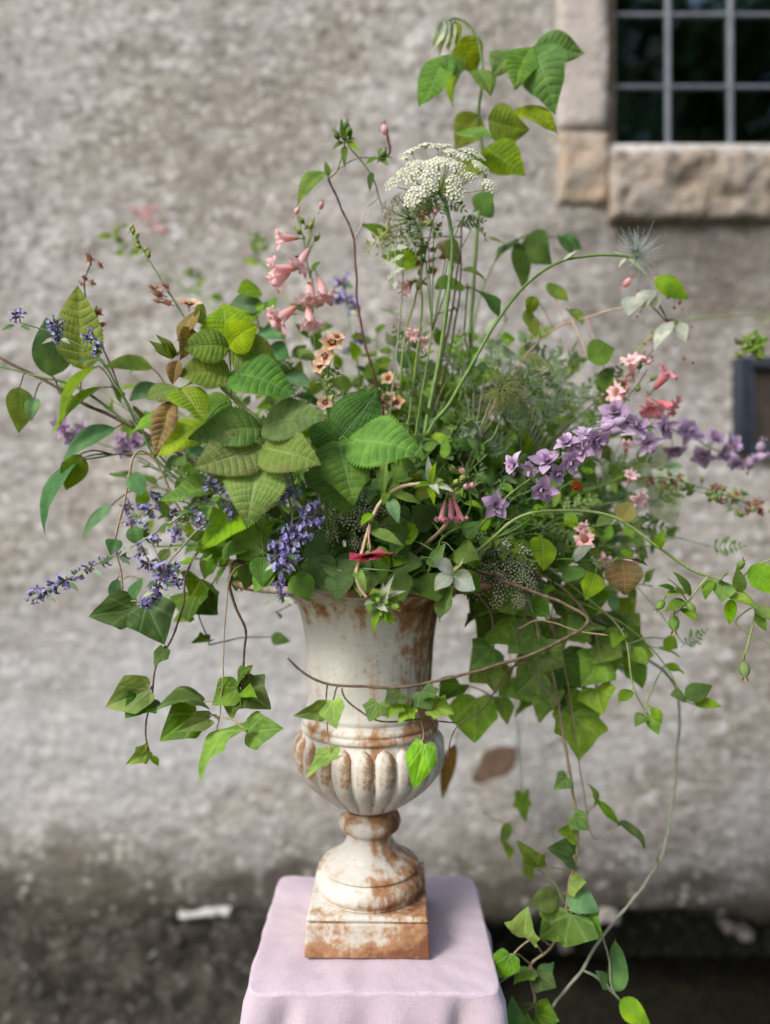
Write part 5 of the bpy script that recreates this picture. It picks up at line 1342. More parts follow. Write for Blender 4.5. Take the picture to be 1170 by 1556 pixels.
for x, y, s, dx, dz in ((1024, 935, .021, -.1, -1), (1008, 912, .016, -.5, -.6), (1045, 915, .016, .4, -.8), (1130, 1005, .021, -.05, -1), (1122, 865, .014, .3, .8)): p.put('rose_hip', FL['hip'], P(x, y, d-.006), (dx, -.3, dz), s)
p.done()
bough('rose_trail', 'hanging rose shoot with a closed green hip below the right larkspur', 'rose', U(.11, -.04),
      [(800, 850, .92), (880, 900, .92), (945, 960, .91), (962, 1040, .90), (985, 1090, .90)],
      [(985, 1085, 1003, 1115, 22, 'bright', .90), (978, 1085, 965, 1105, 20, 'bright', .90), (960, 1050, 940, 1070, 22, 'mid', .90), (990, 1075, 1005, 1100, 16, 'bright', .9), (960, 985, 985, 1010, 26, 'mid', .92), (950, 960, 930, 985, 24, 'mid', .92), (1000, 985, 1035, 1000, 24, 'bright', 1.0), (1010, 1010, 1040, 1025, 24, 'bright', 1.0), (1010, 970, 1030, 985, 24, 'mid', 1.0)], mat='lime').done()
p = Plant('rose_trail', 'two-leaved rose tip hovering low above the grey stem at right', 'rose', U(.12, .0))
p.stem([U(.12, .0), P(850, 900, .97), P(950, 950, .97), P(1010, 1010, .96), P(1040, 1062, .95), P(1062, 1072, .945)], .0014, .0008, 'lime')
p.leaf(P(1042, 1062, .945), P(1083, 1042, .94), 34, 'dark', serr=.06); p.leaf(P(1042, 1060, .945), P(1018, 1056, .94), 26, 'dark', serr=.06); p.leaf(P(1055, 1070, .945), P(1098, 1074, .93), 20, 'bright', fold=.6, serr=.05)
p.done()

# ---- pale shrubby leaves near the rim
bough('leafy_branch', 'pale grey-white leaves at the right front of the rim', 'branch', U(.1, -.12),
      [(690, 850, .81), (688, 868, .80)],
      [(690, 872, 658, 850, 28, 'pale', .795), (690, 872, 722, 896, 34, 'pale', .795), (688, 872, 660, 898, 26, 'pale', .795), (692, 868, 706, 850, 20, 'pale', .795)]).done()
bough('leafy_branch', 'dark toothed leaves filling the front right of the rim', 'branch', U(.08, -.12),
      [(650, 870, .84), (670, 820, .82), (700, 800, .82)],
      [(668, 830, 672, 862, 30, 'mid', .81), (690, 838, 730, 850, 40, 'mid', .81), (705, 815, 730, 790, 44, 'dark', .83), (660, 800, 625, 770, 46, 'dark', .84), (650, 790, 690, 770, 44, 'dark', .84), (640, 850, 600, 880, 54, 'dark', .83), (650, 870, 665, 915, 56, 'dark', .82), (690, 880, 668, 945, 46, 'mid', .80), (620, 840, 590, 810, 48, 'dark', .84), (610, 820, 640, 800, 40, 'mid', .84), (620, 880, 640, 910, 44, 'mid', .82), (700, 870, 730, 900, 40, 'mid', .82)]).done()
bough('leafy_branch', 'dark leaves spilling over the rim at left of the catmint spike', 'branch', U(-.07, -.12),
      [(470, 870, .83), (430, 850, .81), (400, 840, .80)],
      [(400, 845, 398, 892, 42, 'dark', .80), (470, 850, 500, 892, 62, 'dark', .815), (440, 850, 415, 880, 46, 'dark', .81), (500, 850, 530, 895, 62, 'dark', .82), (540, 840, 530, 890, 56, 'dark', .83), (470, 820, 500, 850, 52, 'dark', .84), (560, 840, 580, 890, 56, 'dark', .83), (395, 800, 360, 850, 60, 'mid', .82), (380, 830, 340, 850, 44, 'mid', .82), (520, 868, 512, 915, 48, 'dark', .795), (455, 868, 470, 912, 46, 'mid', .795), (560, 868, 548, 908, 46, 'mid', .795), (600, 868, 612, 915, 46, 'dark', .795), (415, 862, 385, 900, 40, 'mid', .80), (380, 856, 372, 896, 40, 'dark', .82)]).done()
bough('leafy_branch', 'russet veined leaf and green leaves on the right under the rose stem', 'branch', U(.1, -.06),
      [(760, 860, .92), (850, 850, .90), (930, 855, .89)],
      [(945, 850, 950, 905, 56, 'rust', .885), (905, 870, 890, 912, 38, 'olive', .89), (822, 815, 826, 868, 46, 'olive', .885), (880, 860, 858, 885, 34, 'mid', .9), (800, 850, 770, 820, 40, 'mid', .92), (870, 850, 905, 828, 24, 'pale', .9), (960, 850, 985, 860, 30, 'dark', .9)]).done()
p = Plant('berry_sprig', 'single small red berry hanging under the lilac larkspur spray', 'berry', U(.1, -.07))
p.stem([U(.1, -.07), P(790, 800, .88), P(850, 745, .86), P(872, 730, .85)], .0012, .0007, 'green'); p.put('berry', FL['berry'], P(876, 738, .845), (.1, -.3, 1), .0075); p.done()
p = Plant('honesty_sprig', 'whitish papery discs in soft focus under the right larkspur spray', 'foliage', U(.12, .03))
p.stem([U(.12, .03), P(850, 800, 1.04), P(950, 750, 1.13), P(1010, 722, 1.18)], .0013, .0008, 'grey')
for x, y, ex, ey, w in ((1000, 690, 985, 650, 60), (1005, 700, 1045, 720, 64), (990, 710, 1025, 775, 62), (1010, 690, 1005, 735, 50), (960, 720, 985, 700, 40)): p.leaf(P(x, y+22, 1.18), P(ex, ey+22, 1.17), w*.8, 'pale', kind='elliptic', fold=.1)
p.done()
p = Plant('catkin_spray', 'drooping olive spray of tiny buds at the right edge', 'foliage', U(.12, .02))
path = p.stem([U(.12, .02), P(860, 760, 1.0), P(980, 725, 1.02), P(1080, 745, 1.03), P(1160, 775, 1.03)], .0014, .0008, 'green')
for k in range(60):
    q = path[int(len(path)*random.uniform(.6, .999))]; p.put('bud', pick([FL['limebud'], FL['greenbud'], FL['withered']]), q+V(random.uniform(-.012, .012), random.uniform(-.012, .012), random.uniform(-.016, .012)), (random.uniform(-1, 1), -.4, random.uniform(-1, .6)), random.uniform(.008, .013))
p.done()
for lab, pts, fl in (('pale pink blossoms in soft focus under the rose stem', [(800, 850, .98), (880, 840, .97), (930, 840, .96)], [(895, 828, -.3, .3, .026), (945, 852, .4, -.1, .026), (915, 838, 0, -.5, .024), (890, 815, -.4, .6, .02)]),
                     ('two small pink blossoms below the right larkspur spray', [(820, 800, 1.0), (900, 770, 1.0), (955, 760, 1.0)], [(958, 755, .2, -.2, .026), (955, 735, .0, .5, .02), (950, 688, 0, .5, .02)])):
    p = Plant('pink_blossom_sprig', lab, 'flower', U(.11, -.02)); p.stem([U(.11, -.02)]+[P(*q) for q in pts], .0013, .0008, 'green')
    for x, y, dx, dz, s in fl: p.put('flower', FL['trumpet'], P(x, y, pts[-1][2]-.01), (dx, -.5, dz), s)
    p.done()
p = Plant('pink_plume', 'hazy pink plume far behind the arrangement at upper left', 'flower', U(-.08, .12))
path = p.stem([U(-.08, .12), P(380, 640, 1.25), P(290, 460, 1.5), P(230, 350, 1.68), P(205, 322, 1.7)], .0018, .0009, 'green')
for k in range(16): p.put('flower', FL['trumpet'], P(225+random.uniform(-22, 26), 335+random.uniform(-18, 22), 1.69), (random.uniform(-1, 1), -.4, random.uniform(-.5, 1)), (.014, .014, .02))
p.done()
for lab, x, y, dd, mats in (('blurred green sprig against the wall above the mullein flower', 300, 420, 1.5, ['mid', 'bright']), ('blurred green sprig against the wall left of the trumpet spire', 388, 368, 1.5, ['mid', 'bright']),
                            ('wispy yellow green sprig in soft focus at upper left', 180, 355, 1.4, ['bright', 'olive'])):
    p = Plant('leafy_sprig', lab, 'foliage', U(-.05, .12)); path = p.stem([U(-.05, .12), P((x+520)/2, (y+640)/2, (dd+1.05)/2), P(x+10, y+30, dd), P(x, y-12, dd)], .0016, .0008, 'green')
    sprig(p, path, 10, .032, mats, t0=.72); p.done()

# ---- ivy trails, left
d = .88
bough('ivy_trail', 'ivy trail on a tan stem with two large dark leaves at lower left', 'ivy', U(-.15, -.05),
      [(300, 800, .92), (235, 700, .90), (205, 690, .89), (190, 760, d), (175, 825, d), (186, 880, d), (182, 935, d), (172, 948, d)],
      [(205, 925, 134, 935, 56, 'ivy', .875, 'ivy', dict(roll=-.3)), (222, 918, 250, 980, 66, 'ivy', .875, 'ivy', dict(roll=.1, three=True)), (212, 880, 205, 912, 30, 'blue', .88), (178, 880, 172, 918, 22, 'blue', .88), (200, 800, 212, 830, 26, 'blue', .88), (175, 820, 168, 845, 26, 'blue', .88), (200, 720, 215, 752, 30, 'blue', .885)], .0016, .0011, 'tan').done()
bough('ivy_trail', 'ivy strand hanging lowest on the left with folded pale leaves', 'ivy', U(-.13, -.06),
      [(330, 830, .92), (285, 865, .91), (278, 920, .90), (258, 975, .90), (238, 1010, .90), (230, 1060, .90), (222, 1110, .90), (228, 1150, .90)],
      [(250, 985, 232, 1012, 36, 'ivy', .895, 'ivy'), (228, 1048, 160, 1075, 52, 'ivyb', .895, 'ivy', dict(fold=.7, roll=-.5)), (225, 1060, 190, 1092, 50, 'ivy', .90, 'ivy', dict(fold=.5)), (224, 1140, 192, 1162, 24, 'ivyb', .89, 'ivy', dict(fold=.6)), (228, 1148, 240, 1165, 14, 'bright', .9)], .0016, .001, 'brown').done()
bough('ivy_trail', 'dark ivy leaves in soft focus beside the bare twig at left', 'ivy', U(-.12, -.02),
      [(360, 850, .97), (320, 890, .96), (300, 920, .96), (318, 980, .97)],
      [(305, 880, 290, 905, 56, 'ivy', .96, 'ivy'), (305, 900, 285, 945, 66, 'ivy', .96, 'ivy'), (310, 905, 330, 935, 50, 'ivy', .96, 'ivy'), (290, 935, 262, 945, 24, 'ivyb', .96, 'ivy'), (318, 975, 290, 978, 18, 'ivy', .97, 'ivy', dict(fold=.8)), (412, 968, 440, 975, 20, 'mid', 1.05), (420, 930, 425, 940, 16, 'bright', 1.05)], .0013, .0009, 'brown').done()
bough('ivy_trail', 'forked brown twig hanging at left with a bunch of ivy leaves', 'ivy', U(-.12, -.08),
      [(370, 855, .87), (350, 880, .86), (355, 915, .86), (372, 955, .86), (372, 985, .86), (366, 1030, .86), (358, 1060, .86)],
      [(362, 1045, 322, 1072, 46, 'ivyb', .855, 'ivy', dict(roll=-.3)), (365, 1050, 412, 1078, 58, 'ivy', .86, 'ivy', dict(roll=.2)), (360, 1060, 350, 1092, 50, 'ivy', .855, 'ivy', dict(fold=.5)), (362, 1040, 375, 1015, 40, 'ivy', .87, 'ivy'), (375, 1030, 384, 1010, 20, 'bright', .87),
       (368, 1050, 392, 1062, 24, 'bright', .85)], .0022, .0011, 'brown').done()
p = bough('ivy_trail', 'thin ivy strand ending in a long twisted bright leaf left of the bowl', 'ivy', U(-.11, -.1),
      [(365, 860, .86), (345, 930, .855), (340, 1000, .85), (335, 1080, .85), (330, 1110, .85)],
      [(310, 1068, 236, 1075, 60, 'ivy', .86, 'ivy', dict(fold=.5, roll=.4)), (300, 1085, 242, 1125, 56, 'ivy', .86, 'ivy', dict(roll=-.4)), (318, 1092, 268, 1112, 28, 'ivyb', .845, 'ivy', dict(fold=.7))], .0009, .0007, 'tan')
p.leaf(P(372, 1108, .835), P(296, 1180, .82), 44, 'ivyb', P(338, 1090, .85), kind='ivy', fold=.5, twist=.9, roll=.7, bend=.2)
p.leaf(P(375, 1112, .84), P(428, 1106, .825), 50, 'ivyb', P(338, 1090, .85), kind='ivy', fold=.4, roll=.5, three=True)
p.done()
# ---- brown twig crossing the urn
p = bough('ivy_trail', 'bare brown twig crossing in front of the urn neck with ivy leaves', 'ivy', U(.12, -.1),
      [(760, 880, .86), (890, 935, .82), (842, 980, .79), (760, 1010, .78), (640, 1040, .775), (540, 1043, .775), (480, 1034, .775), (437, 1000, .775)],
      [(506, 1064, 510, 1108, 40, 'ivyb', .768, 'ivy', dict(three=True, roll=.4)), (495, 1075, 445, 1088, 28, 'ivyb', .775, 'ivy', dict(fold=.5))], .0026, .0013, 'brown')
b = .772
p.stem([P(520, 1046, .775), P(526, 1062, b), P(545, 1080, b), P(580, 1096, b), P(640, 1094, .78), P(690, 1098, .79)], .0011, .0008, 'brown')
p.stem([P(500, 1066, b), P(498, 1095, b), P(503, 1150, b)], .0009, .0007, 'tan')
p.stem([P(640, 1094, .78), P(645, 1115, .775), P(640, 1132, .77)], .0009, .0007, 'tan')
for x, y, ex, ey, w, mt, kw in ((516, 1148, 465, 1182, 34, 'ivyb', dict(fold=.6, roll=.3)), (645, 1130, 628, 1202, 42, 'ivyb', dict(three=True, roll=-.3)), (575, 1068, 560, 1096, 36, 'ivy', {}), (600, 1065, 590, 1092, 34, 'ivyb', {}), (640, 1050, 655, 1078, 44, 'ivy', dict(roll=.5)),
                                (610, 1052, 585, 1070, 34, 'ivy', {}), (655, 1075, 690, 1085, 36, 'ivyb', dict(fold=.5)), (670, 1060, 640, 1062, 46, 'ivy', dict(roll=.7)), (625, 1075, 605, 1098, 26, 'ivyb', {})):
    p.leaf(P(x, y, .77), P(ex, ey, .76), w, mt, kind='ivy', **kw)
p.done()
# ---- right hand ivy mass below the rim
ivs = [('ivy curtain strand falling from the rim nearest the right side of the urn', [(760, 900, .95), (790, 960, .95), (775, 1030, .95), (740, 1080, .95)],
        [(725, 1060, 722, 1118, 58, 'ivyb', .945), (700, 1040, 672, 1062, 36, 'ivy', .95), (760, 1000, 720, 1030, 56, 'ivy', .96), (770, 940, 735, 975, 56, 'ivy', .97), (790, 950, 800, 990, 54, 'ivy', .96), (760, 1060, 770, 1095, 30, 'ivyb', .96), (745, 900, 720, 930, 50, 'ivy', .96), (780, 1030, 800, 1060, 50, 'ivyb', .97)]),
       ('ivy curtain strand with the largest hanging leaf right of the urn', [(800, 890, .94), (840, 960, .94), (850, 1030, .94), (870, 1090, .94)],
        [(868, 1085, 880, 1145, 72, 'ivyb', .935), (845, 1050, 822, 1090, 62, 'ivyb', .94), (850, 1000, 885, 1040, 62, 'ivy', .95), (835, 960, 800, 1000, 58, 'ivy', .95), (850, 940, 890, 970, 60, 'ivy', .95), (862, 1070, 905, 1085, 50, 'ivyb', .945), (830, 1020, 790, 1050, 56, 'ivyb', .955), (840, 920, 860, 900, 40, 'mid', .95)]),
       ('ivy curtain strand spreading farthest to the right under the russet leaf', [(820, 880, .97), (890, 930, .97), (935, 960, .97), (950, 1010, .97)],
        [(930, 950, 965, 975, 58, 'ivy', .965), (905, 935, 915, 985, 60, 'ivy', .97), (950, 1000, 925, 1040, 44, 'ivyb', .965), (945, 980, 985, 995, 44, 'ivyb', .97), (890, 930, 860, 960, 56, 'ivy', .98), (940, 940, 960, 915, 44, 'mid', .98), (900, 990, 880, 1020, 50, 'ivy', .98), (955, 1010, 975, 1040, 30, 'ivyb', .98)]),
       ('shaded ivy strand hidden deepest behind the hanging leaves at right', [(770, 900, 1.02), (820, 960, 1.03), (830, 1040, 1.03), (845, 1090, 1.03)],
        [(800, 930, 770, 960, 62, 'ivy', 1.03), (820, 950, 850, 985, 62, 'ivy', 1.03), (830, 1000, 800, 1040, 62, 'ivy', 1.03), (835, 1040, 870, 1070, 58, 'ivy', 1.03), (830, 1060, 790, 1085, 54, 'ivy', 1.03), (860, 940, 905, 930, 60, 'ivy', 1.03), (780, 890, 740, 900, 60, 'ivy', 1.02), (880, 900, 920, 905, 60, 'ivy', 1.03), (900, 1000, 940, 1020, 50, 'ivy', 1.03)])]
ivs += [('pale lime ivy strand in front of the others right of the urn', [(790, 880, .92), (815, 950, .91), (822, 1020, .91), (812, 1060, .91)],
         [(815, 960, 780, 985, 50, 'ivyb', .91), (820, 990, 850, 1010, 48, 'ivyb', .905), (820, 1020, 788, 1050, 50, 'ivyb', .905), (812, 1050, 840, 1075, 50, 'ivyb', .905), (800, 920, 830, 935, 46, 'ivy', .915), (798, 900, 765, 925, 46, 'ivyb', .915)]),
        ('ivy strand of mid-sized leaves hanging beneath the russet leaf', [(850, 890, .93), (900, 950, .93), (912, 1010, .93), (905, 1050, .93)],
         [(900, 945, 868, 965, 48, 'ivyb', .925), (908, 975, 940, 995, 48, 'ivyb', .925), (912, 1000, 890, 1035, 50, 'ivy', .925), (905, 1045, 915, 1080, 44, 'ivyb', .925), (880, 920, 915, 915, 44, 'ivy', .93), (870, 905, 850, 930, 44, 'ivyb', .93)]),
        ('ivy strand clinging closest to the rim on the right', [(720, 890, .9), (745, 930, .9), (750, 985, .9), (735, 1020, .9)],
         [(745, 930, 712, 950, 44, 'ivy', .895), (750, 955, 780, 975, 46, 'ivy', .895), (750, 985, 722, 1010, 44, 'ivyb', .895), (738, 1015, 752, 1048, 40, 'ivyb', .895), (735, 905, 760, 925, 44, 'ivy', .9)])]
for q_, (lab, pts, lv) in enumerate(ivs):
    k_ = .09 if q_ != 4 else .03
    pts = [(x, y, dd+k_*i/(len(pts)-1)) for i, (x, y, dd) in enumerate(pts)]; lv = [(l[0], l[1], l[0]+(l[2]-l[0])*1.2, l[1]+(l[3]-l[1])*1.2, l[4]*1.2, 'ivyb' if (i_+q_) % 3 else l[5], l[6]+k_*.7) for i_, l in enumerate(lv)]
    bough('ivy_trail', lab, 'ivy', U(.12, pts[0][2]-.99), pts, [l+('ivy',) for l in lv], .0019, .001, 'tan', 'ivy curtain on the right').done()

p = Plant('bare_twig', 'looping bare brown twig among the ivy right of the urn', 'twig', U(.13, -.06))
p.stem([U(.13, -.06), P(800, 930, .90), P(785, 960, .89), P(800, 1005, .885), P(830, 1050, .885), P(852, 1080, .885)], .0016, .0009, 'brown')
p.stem([P(788, 955, .89), P(815, 942, .885), P(845, 948, .885), P(872, 958, .885), P(925, 966, .88)], .0013, .0009, 'tan')
p.stem([P(800, 1005, .885), P(770, 1020, .88), P(735, 1075, .88), P(690, 1110, .88), P(680, 1160, .88)], .0011, .0007, 'brown')
p.done()
p = Plant('dead_leaf_sprig', 'curled dead brown leaf hanging in soft focus right of the bowl', 'dead leaf', U(.12, .04))
p.stem([U(.12, .04), P(790, 900, 1.2), P(800, 1030, 1.45), P(790, 1110, 1.7), P(788, 1136, 1.84)], .0014, .001, 'brown')
p.leaf(P(788, 1136, 1.84), P(722, 1190, 1.84), 48, 'dead', kind='elliptic', fold=.3, wave=.07, bend=.15, curl=.1); p.done()
p = Plant('dead_leaf_sprig', 'narrow withered tan leaf hanging close against the right of the bowl', 'dead leaf', U(.1, .05))
p.stem([U(.1, .05), P(730, 920, 1.15), P(712, 1050, 1.2), P(692, 1130, 1.2)], .0011, .0008, 'brown')
p.leaf(P(692, 1130, 1.2), P(672, 1215, 1.2), 24, 'rust', fold=.4); p.done()
# ---- long trail hanging to the ground at right
p = bough('ivy_trail', 'long brown ivy trail hanging beside the pink cloth to the bottom edge', 'ivy', U(.14, -.05),
      [(800, 900, .95), (840, 1030, .95), (860, 1140, .95), (873, 1220, .95), (878, 1290, .95), (866, 1340, .95), (858, 1395, .95), (838, 1438, .95), (805, 1468, .95), (813, 1520, .95), (818, 1580, .95)],
      [(812, 1320, 790, 1280, 36, 'ivyb', .93, 'ivy', dict(fold=.7)), (872, 1305, 832, 1288, 44, 'ivy', .945, 'ivy'), (850, 1362, 802, 1372, 36, 'mid', .945), (862, 1358, 912, 1385, 44, 'blue', .94), (868, 1388, 858, 1440, 84, 'ivy', .935, 'ivy', dict(roll=.1, fold=.1)),
       (885, 1395, 915, 1425, 50, 'ivy', .94, 'ivy'), (800, 1425, 802, 1378, 46, 'ivyb', .92, 'ivy'), (775, 1450, 760, 1488, 38, 'ivyb', .92, 'ivy'), (748, 1500, 738, 1522, 26, 'ivyb', .92, 'ivy', dict(fold=.5)), (812, 1500, 842, 1462, 24, 'blue', .95), (790, 1580, 778, 1506, 36, 'blue', .93), (808, 1570, 800, 1540, 34, 'mid', .93)], .0024, .0014, 'tan')
for x, y, ex, ey, w, mt in ((870, 1240, 895, 1262, 30, 'ivy'), (874, 1270, 846, 1262, 28, 'ivyb'), (862, 1180, 842, 1200, 26, 'ivyb'), (865, 1345, 890, 1340, 34, 'ivyb'), (850, 1405, 820, 1425, 44, 'ivy'), (815, 1480, 845, 1500, 40, 'ivy'), (808, 1475, 780, 1492, 34, 'ivyb'), (815, 1540, 850, 1552, 40, 'ivy'), (812, 1525, 790, 1545, 34, 'ivy')):
    p.leaf(P(x, y, .945), P(ex, ey, .93), w, mt, min(p.paths[0], key=lambda q: (q-P(x, y, .945)).length), kind='ivy', roll=random.uniform(-.8, .8), fold=random.uniform(.1, .6), three=True)
p.stem([P(858, 1375, .95), P(845, 1345, .94), P(825, 1326, .935), P(812, 1320, .93)], .0012, .001, 'lime')
p.stem([P(838, 1438, .95), P(815, 1425, .93), P(790, 1440, .925), P(770, 1465, .92), P(750, 1500, .92), P(735, 1555, .92)], .0012, .0008, 'tan'); p.done()
p = bough('ivy_trail', 'ivy shoot with two narrow leaves catching the edge light at lower right', 'ivy', U(.14, -.03),
      [(850, 980, .98), (880, 1160, .98), (900, 1270, .98), (938, 1256, .975), (945, 1252, .975)],
      [(940, 1256, 897, 1210, 24, 'mid', .97, 'ovate', dict(fold=.8)), (938, 1250, 982, 1290, 26, 'dark', .97, 'ovate', dict(fold=.8)), (905, 1225, 893, 1190, 12, 'bright', 1.0)], .0012, .0009, 'tan'); p.done()
p = bough('clematis_trail', 'long grey green stem curving down the lower right with pointed leaves', 'clematis', U(.15, -.02),
      [(900, 960, 1.0), (1010, 1020, 1.02), (1032, 1080, 1.03), (1026, 1180, 1.04), (1015, 1265, 1.04), (1002, 1310, 1.04), (965, 1362, 1.0), (915, 1424, .97), (880, 1480, .96), (835, 1535, .95), (800, 1600, .94)],
      [(932, 1506, 942, 1424, 44, 'blue', .955, 'ovate', dict(fold=.15)), (942, 1520, 990, 1560, 34, 'bright', .955, 'ovate', dict(fold=.4)), (925, 1500, 905, 1475, 22, 'blue', .96), (1000, 1316, 1006, 1304, 10, 'bright', 1.03)], .0022, .0020, 'grey')
p.stem([P(915, 1424, .97), P(924, 1450, .965), P(930, 1500, .955), P(942, 1520, .955), P(960, 1545, .955)], .0012, .0009, 'grey')
p.done()
bough('leafy_sprig', 'small yellowish leaves in soft focus above the ivy beside the cloth', 'foliage', U(.12, .03),
      [(770, 960, 1.1), (790, 1150, 1.16), (790, 1230, 1.16), (765, 1290, 1.15)],
      [(795, 1205, 798, 1250, 30, 'ivyb', 1.15, 'ivy'), (775, 1250, 760, 1285, 18, 'bright', 1.15), (770, 1280, 772, 1310, 20, 'bright', 1.15), (745, 1245, 735, 1235, 16, 'mid', 1.15)], .0009, .0006, 'lime').done()

# ---- the body of the bunch: leafy sprigs, feathery fronds, grasses
MARKS = {'crimson flower': (560, 842), 'white umbel': (665, 265), 'hanging rose pink trumpets': (680, 775), 'salmon trumpet spire': (455, 430), 'sharp lilac larkspur': (850, 700), 'red berry': (876, 738),
         'dense catmint spike': (440, 810), 'long catmint spray': (200, 840), 'leaning mullein flower': (287, 463), 'short mullein spike': (500, 540), 'central raspberry leaves': (560, 690), 'bronze raspberry leaves': (340, 640),
         'russet leaf': (948, 875), 'brown seeding umbel': (755, 615), 'cream umbel at the rim': (530, 780), 'cream umbel on the right': (760, 880), 'arching seed head stem': (760, 480), 'soft pink trumpets on the right': (985, 590),
         'bright pleated leaf': (115, 490), 'maroon forked stem': (545, 460), 'papery white discs': (1015, 720), 'pale grey-white leaves': (690, 870), 'muted mullein spike': (590, 600), 'umbel stem': (670, 540), 'yellow rose leaf': (950, 775), 'dark ivy leaves at left': (200, 940)}
LOOK = {'A': 'dark green leafy sprig', 'B': 'mixed blue and green leafy sprig', 'C': 'bright green leafy sprig', 'D': 'soft-focus pale green leafy sprig'}
used = set()
def where(x, y, look):
    for nm, (mx, my) in sorted(MARKS.items(), key=lambda kv: (kv[1][0]-x)**2+(kv[1][1]-y)**2):
        dx, dy = x-mx, y-my
        rel = 'tucked right beside' if abs(dx)+abs(dy) < 25 else ('just above' if dy < 0 else 'just below') if abs(dy) > abs(dx) else ('just left of' if dx < 0 else 'just right of')
        lab = f'{look} {rel} the {nm}'
        if lab not in used: used.add(lab); return lab
def filler(x, y, dd, look, n=10, size=.042, t0=.25, serr=.04, wr=.62):
    mats = {'A': ['mid', 'dark', 'raspd', 'mid', 'bright'], 'B': ['mid', 'mid', 'blue', 'bright', 'rasp'], 'C': ['bright', 'mid', 'olive', 'mid'], 'D': ['blue', 'mid', 'frond', 'bright', 'silver', 'frond']}[look]
    b = U((x-562)/562*.12, (dd-.99)*.7)
    p = Plant('leafy_sprig', where(x, y, LOOK[look]), 'foliage', b, 'leafy filler sprigs in the bunch')
    e = P(x, y, dd); m_ = b.lerp(e, .55)+V(0, 0, .03)
    path = p.stem([b, m_, e], .0016, .0009, 'green'); sprig(p, path, n, size, mats, 'ovate', t0, wr, .5, serr); return p.done()
for x, y, dd, lk in ((470, 760, .88, 'A'), (540, 740, .90, 'A'), (600, 760, .86, 'A'), (650, 790, .85, 'A'), (700, 760, .90, 'A'), (430, 720, .90, 'A'), (400, 780, .88, 'A'), (580, 650, .96, 'B'), (625, 700, .90, 'A'), (520, 640, .97, 'B'),
                     (460, 620, .98, 'B'), (440, 560, 1.02, 'B'), (400, 620, .98, 'B'), (660, 650, .94, 'B'), (705, 640, .96, 'B'), (560, 600, 1.02, 'B'), (620, 600, 1.0, 'C'), (480, 530, 1.05, 'B'), (640, 540, 1.05, 'C'), (565, 540, 1.08, 'B'), (700, 560, 1.06, 'B'),
                     (500, 850, .83, 'A'), (590, 860, .83, 'A'), (640, 850, .83, 'A'), (450, 840, .84, 'A'), (680, 700, .90, 'A'), (640, 720, .88, 'C'), (600, 560, 1.06, 'A'), (520, 590, 1.02, 'A'), (680, 600, .99, 'A'), (740, 690, .93, 'A'), (610, 820, .84, 'A'), (620, 640, .9, 'A'), (665, 600, .93, 'B'), (600, 520, 1.12, 'D'), (690, 480, 1.14, 'C'), (650, 480, 1.14, 'B'), (690, 650, .92, 'A'), (720, 600, .97, 'C'), (610, 470, 1.16, 'D'), (560, 650, .93, 'C'), (640, 680, .88, 'B')):
    filler(x, y, dd, lk)
for x, y, dd, lk in ((760, 730, .94, 'B'), (800, 690, .98, 'B'), (850, 660, 1.0, 'C'), (760, 650, 1.0, 'B'), (800, 790, .93, 'A'), (860, 810, .93, 'A'), (900, 760, .96, 'B'), (740, 810, .9, 'A'), (780, 840, .9, 'A'), (840, 770, .95, 'C'), (920, 830, .95, 'B'), (880, 730, .98, 'C'), (960, 720, 1.01, 'C'), (820, 610, 1.03, 'B'), (770, 570, 1.03, 'B'),
                     (930, 680, 1.02, 'B'), (980, 790, .98, 'C'), (820, 860, .91, 'A'), (880, 870, .93, 'A'), (720, 860, .87, 'A'), (765, 890, .88, 'A'), (900, 640, 1.05, 'C'), (860, 590, 1.06, 'B'), (950, 650, 1.06, 'B'), (830, 900, .95, 'A'), (890, 910, .97, 'B'), (1000, 830, 1.0, 'C'), (720, 720, .92, 'C'), (820, 740, .95, 'B'), (870, 840, .94, 'C'), (940, 900, .98, 'B')):
    filler(x, y, dd, lk, 15, .036)
for x, y, dd, lk in ((350, 720, .88, 'A'), (300, 760, .88, 'A'), (320, 810, .86, 'A'), (260, 710, .92, 'B'), (280, 650, .95, 'B'), (230, 750, .92, 'A'), (360, 650, .95, 'B'), (330, 570, .98, 'B'), (200, 630, .98, 'B'), (290, 850, .87, 'A'), (230, 830, .89, 'A'), (395, 490, 1.02, 'B'), (380, 550, 1.0, 'B'), (410, 810, .85, 'A'), (365, 455, 1.02, 'C'), (250, 790, .9, 'B'), (210, 700, .95, 'A')):
    filler(x, y, dd, lk, 9, .038)
